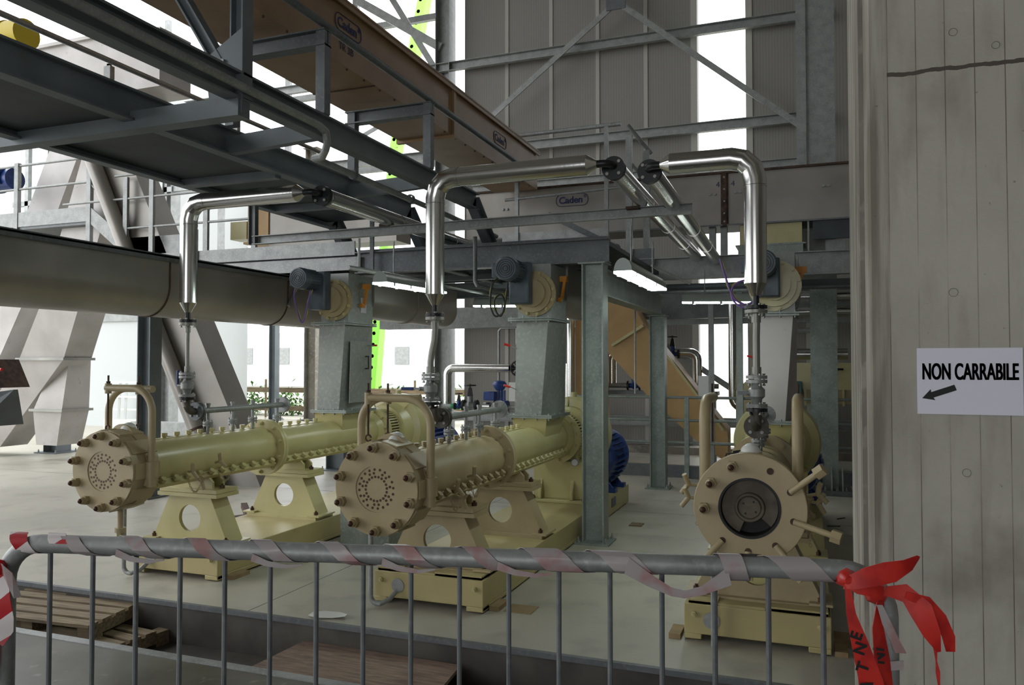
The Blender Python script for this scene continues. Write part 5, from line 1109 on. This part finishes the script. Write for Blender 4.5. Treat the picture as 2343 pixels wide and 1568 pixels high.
for x in (-11.26, -9.78, -9.05): MB().box(x-.04, x+.04, 8.47, 8.53, 2.9, 4.9 if x > -9.5 else 4.6).build('post', GALV, lpf)
lr = thing('side_railing', (-8.5, 8, 3), 'galvanised railing with slatted posts left of the left steam pipe', 'railing')
for z, x0, x1 in ((3.76, -9.7, -6.4), (4.08, -8.75, -6.4), (3.36, -8.8, -6.4)): MB().cyl((x0, 8, z), (x1, 8, z), .016, 10).build('rail', GALV, lr)
for x in (-8.55, -8.1, -7.2, -6.45): MB().box(x-.035, x+.035, 7.98, 8.02, 2.8, 4.05 if x != -8.1 else 4.6).build('post', GALV, lr)
MB().box(-8.8, -7.5, 8.1, 8.14, 3.0, 3.25).box(-8.0, -6.8, 8.6, 8.64, 2.9, 3.1).build('perforated_step', GALV, lr)
column('dark twin-flange column behind the stair landing railing', -12.3, 10.1, 7.0, m=BEAM, h=.3, wdt=.3, plate=.25, group='far left columns')
column('grey column far outside left of the tilted ducts', -13.9, 14.3, 7.5, m=GALV, h=.28, wdt=.28, plate=.25, group='far left columns')
column('slim dark column at the yard behind the left manifold', -13.8, 18, 6.5, m=BEAM, h=.2, wdt=.2, plate=.2, group='far left columns')
column('wide pale column in the yard left of the left chute', -12.8, 18.4, 7.5, m=CONC, h=.36, wdt=.36, plate=.3, group='far left columns')
bm_ = thing('blue_motor', (-12.0, 8.8, 4.2), 'blue electric motor at the left edge behind the landing railing', 'motor')
MB().lathe((-12.25, 8.75, 4.45), (1, 0, 0), [(0, .15), (.05, .2), (.25, .2), (.27, .17), (.6, .17)], 24).box(-12.0, -11.75, 8.55, 8.7, 4.35, 4.6).build('housing', BLUE, bm_)
yb_ = thing('ochre_gearbox', (-9.9, 9.2, 3.9), 'ochre ribbed gearbox between the dark column and landing post', 'gearbox')
MB().box(-10.3, -9.7, 9.0, 9.4, 3.75, 4.35).box(-10.33, -9.67, 8.95, 9.4, 4.1, 4.14).box(-10.33, -9.67, 8.95, 9.4, 3.9, 3.93).build('case', OCHRE, yb_)
tbx = thing('tan_boxes', (-6.8, 9, 3.2), 'grey duct section with ochre end box left of the support rail hanger', 'duct')
MB().box(-7.0, -5.0, 9.0, 9.4, 3.15, 3.72).build('duct_body', TROUGH, tbx); MB().box(-7.35, -7.0, 8.98, 9.3, 3.25, 3.75).box(-7.4, -6.95, 8.95, 9.3, 3.22, 3.25).build('yellow_end', OCHRE, tbx); MB().box(-7.65, -7.37, 8.98, 9.2, 3.3, 3.55).build('cream_end', CREAM, tbx)
yl = thing('yellow_hoist', (-9.0, 7, 5.2), 'small yellow cylinder seen between beams at top left', 'hoist')
MB().cyl((-8.38, 6.0, 5.12), (-7.85, 6.0, 5.1), .16, 24).cyl((-8.2, 6.0, 5.11), (-8.1, 6.0, 5.11), .17, 24).build('drum', mat('yellow_paint', (214, 190, 40), .5), yl)
gh = thing('grey_housing', (-10.2, 8.7, 5.6), 'light grey sheet housing glimpsed between the walkway beams at top left', 'housing')
MB().box(-11.0, -8.6, 8.6, 9.2, 5.5, 6.35).box(-11.05, -8.95, 8.55, 9.25, 6.35, 6.4).box(-9.6, -9.5, 8.6, 9.2, 4.6, 5.95).build('case', PALE, gh)
# upper-left far framing
ff = thing('far_frame', (-11, 14, 5), 'pale steel window framing against the bright sky, upper left', 'frame')
for x in (-18.5, -17.0, -15.6, -14.0, -12.4, -10.6, -8.9): MB().box(x-.06, x+.06, 14.2, 14.3, 3, 9.6).build('mullion', GALV, ff)
for z in (5.6, 7.3, 8.6): MB().box(-19, -6.8, 14.2, 14.3, z-.06, z+.06).build('transom', GALV, ff)
# outdoors
wh = thing('warehouse', (-20, 16, 0), 'pale clad warehouse wall outside at far left', 'building')
MB().box(-26, -14.3, 14.9, 17.5, -.02, 9).build('wall_cladding', PALEBLUE, wh)
MB().box(-26, -14.25, 14.85, 14.92, 2.6, 2.8).build('cladding_band', GALV, wh)
rk = thing('scaffold_rail', (-15, 14.4, 0), 'pale leaning rack frame with rails against the warehouse', 'rack')
for x in (-15.6, -15.4, -14.6, -14.4): MB().bar((x+.15, 14.3, 0), (x, 14.5, 1.1), .05, .05).build('leaning_bar', WHITEP, rk)
for z in (.45, .75, 1.1): MB().bar((-15.9, 14.4, z), (-14.2, 14.4, z), .03, .04).build('rail', WHITEP, rk)
MB().box(-15.8, -14.6, 14.2, 14.5, 0, .22).build('pale_crate', WHITEP, label='low pale block at the foot of the leaning rack', cat='block')
MB().box(-13.9, -12.6, 13.2, 13.5, 0, .28).build('steel_beam', GALV, label='galvanised beam lying on the ground behind the left machine', cat='beam')
MB().box(-12.8, -9.8, 11.2, 11.45, 0, .06).build('floor_beam', GALV, label='long flat galvanised beam lying on the floor at far left', cat='beam')
MB().box(-12.2, -10.0, 10.6, 10.8, 0, .05).build('floor_angle', GALVD, label='grey steel angle lying on the floor under the spotted spout', cat='beam')
fc = thing('timber_fence', (-15, 18, 0), 'rough timber board fence in the bright yard', 'fence')
for z in (.28, .8): MB().box(-19, -8, 18.6, 18.63, z-.07, z+.07).build('board', WOOD, fc)
for x in (-18, -16.2, -14.6, -13.2, -11.5, -9.8): MB().cyl((x, 18.68, 0), (x, 18.68, 1.1), .03, 8).build('stake', WOOD, fc)
for j in range(7):
    x = -17.6+1.35*j; mb = MB(); rnd = random.Random(j)
    for q_ in range(320):
        c = V((x+rnd.uniform(-.55, .55), 20+rnd.uniform(-.4, .4), abs(rnd.gauss(.3, .25)))); a = V((rnd.uniform(-1, 1), rnd.uniform(-1, 1), rnd.uniform(-1, 1))).normalized()*.1; b_ = a.cross(V((0, 0, 1)))*.6
        mb.add([c-a, c+b_, c+a, c-b_], [(0, 1, 2, 3)])
    mb.build('bush', LEAF, label=['low green bush beyond the timber fence, leftmost of the row', 'low green bush second from the left beyond the timber fence', 'low green bush third from the left beyond the timber fence', 'low green bush seen behind the left valve', 'low green bush right of the slim dark yard column', 'low green bush left of the left chute', 'low green bush right of the left chute'][j], cat='bush', group='bushes beyond the fence')
bl2 = thing('distant_building', (-30, 45, 0), 'washed-out low building far away behind the fence', 'building')
MB().box(-44, -18, 44, 52, 0, 3.6).build('walls', PALEBLUE, bl2)
for x in (-36, -33, -30, -27, -24): MB().box(x-.5, x+.5, 43.95, 44, 1.5, 2.6).build('window', GALV, bl2)
cr = thing('green_crane', (-14, 25, 0), 'lime green crane boom with round holes rising outside', 'crane')
pts = [(-14.85, 0), (-14.6, 3.0), (-13.9, 9.33), (-12.65, 15.2), (-12.0, 18)]
for a, b_ in zip(pts[:-1], pts[1:]):
    MB().bar((a[0], 25, a[1]), (b_[0], 25, b_[1]), .35, .4, up=(0, 1, 0)).build('boom_section', GREEN, cr)
hl = MB()
for i in range(40):
    t = i/39; z = 1+16*t
    for a, b_ in zip(pts[:-1], pts[1:]):
        if a[1] <= z <= b_[1]: x = a[0]+(b_[0]-a[0])*(z-a[1])/(b_[1]-a[1]); hl.cyl((x-.05, 24.82, z), (x-.05, 24.8, z), .07, 10)
hl.build('lightening_holes', PLATE, cr)

# ================================================================ FOREGROUND CLUTTER
for j, (xa, ya, za, rot, tilt) in enumerate(((-4.42, 3.84, -.26, -6, 0), (-4.68, 3.88, -.155, 4, 3))):
    pt = thing('wooden_pallet', (xa, ya, za), ['lower weathered wooden pallet lying in the trench at left', 'upper weathered wooden pallet stacked askew in the trench at left'][j], 'pallet', 'pallets in the trench')
    pt.rotation_euler = (math.radians(tilt), 0, math.radians(rot))
    for i in range(5 if j else 4):
        y = ya-.22+.11*i; MB().box(xa-.5, xa+.5, y-.04, y+.04, za+.085, za+.105).build('top_board', WOOD, pt)
    for i in (-.45, 0, .45):
        MB().box(xa+i-.045, xa+i+.045, ya-.25, ya+.25, za+.02, za+.085).build('bearer', WOOD, pt)
    for i in (-.2, .2): MB().box(xa-.5, xa+.5, ya+i-.05, ya+i+.05, za, za+.02).build('bottom_board', WOOD, pt)
pw = MB().frust([(-2.9, 3.45, -.14), (-1.75, 3.40, -.14), (-1.82, 4.02, -.14), (-2.86, 4.04, -.14)], [(-2.9, 3.45, -.12), (-1.75, 3.40, -.12), (-1.82, 4.02, -.12), (-2.86, 4.04, -.12)])
pwo = pw.build('plywood_sheet', PLY, label='dirty plywood sheet laid over the trench in the foreground centre', cat='plywood')
MB().box(-2.6, -2.4, 3.42, 3.98, -.26, -.14).box(-2.0, -1.9, 3.42, 3.98, -.26, -.14).build('sleeper', WOOD, pwo)
lt_ = MB().ribbon([(-2.88, 4.13, .012), (-2.8, 4.12, .02), (-2.72, 4.16, .012), (-2.64, 4.15, .022)], [(0, 1, .1)]*4, [.05, .1, .09, .03], .002)
lt_.build('crumpled_paper', WHITEP, label='crumpled white paper scrap on the slab edge left of the middle base', cat='litter')
MB().box(-1.8, -1.62, 4.62, 4.78, .0, .004).build('cardboard_scrap', SCRAP, label='flat ochre cardboard scrap by the middle machine base corner', cat='litter')
MB().box(-1.62, -1.5, 7.45, 7.6, .0, .01).build('cardboard_scrap', WOOD, label='small brown cardboard scrap right of the nearest column foot', cat='litter')
MB().box(.12, .3, 4.7, 4.95, .0, .004).build('cardboard_scrap', SCRAP, label='flat tan cardboard scrap at the right machine base', cat='litter')
for j, (x, y, a) in enumerate(((.15, 8.1, .3), (.22, 7.6, 1.2), (.1, 7.4, 2.1), (.25, 8.5, .9))):
    MB().bar((x, y, .004), (x+.12*math.cos(a), y+.12*math.sin(a), .004), .012, .006).build('metal_offcut', RUBBER, label=['dark metal offcut on the floor beside the pillar, second farthest', 'dark metal offcut on the floor, third from the right column', 'nearest dark metal offcut on the floor beside the pillar', 'farthest dark metal offcut, near the main column foot'][j], cat='litter', group='offcuts by the pillar')
scr = thing('scrap_heap', (-5.2, 6.4, 0), 'small pile of rusty scrap and timber behind the left front pedestal', 'scrap')
MB().bar((-5.3, 6.3, .03), (-4.9, 6.8, .05), .08, .04).bar((-5.0, 6.2, .02), (-5.5, 6.7, .08), .06, .05).prism([(-5.2, 6.5, 0), (-4.95, 6.5, 0), (-5.1, 6.5, .3)], (0, .04, 0)).build('offcuts', RUST, scr)
cbx = MB().box(-3.74, -3.27, 5.78, 6.2, 0, .5)
cbx.build('grey_cabinet', GALVG, label='low grey steel box standing behind the middle disperser front cover', cat='box')
for o in bpy.data.objects:
    if '_o' in o: del o['_o']
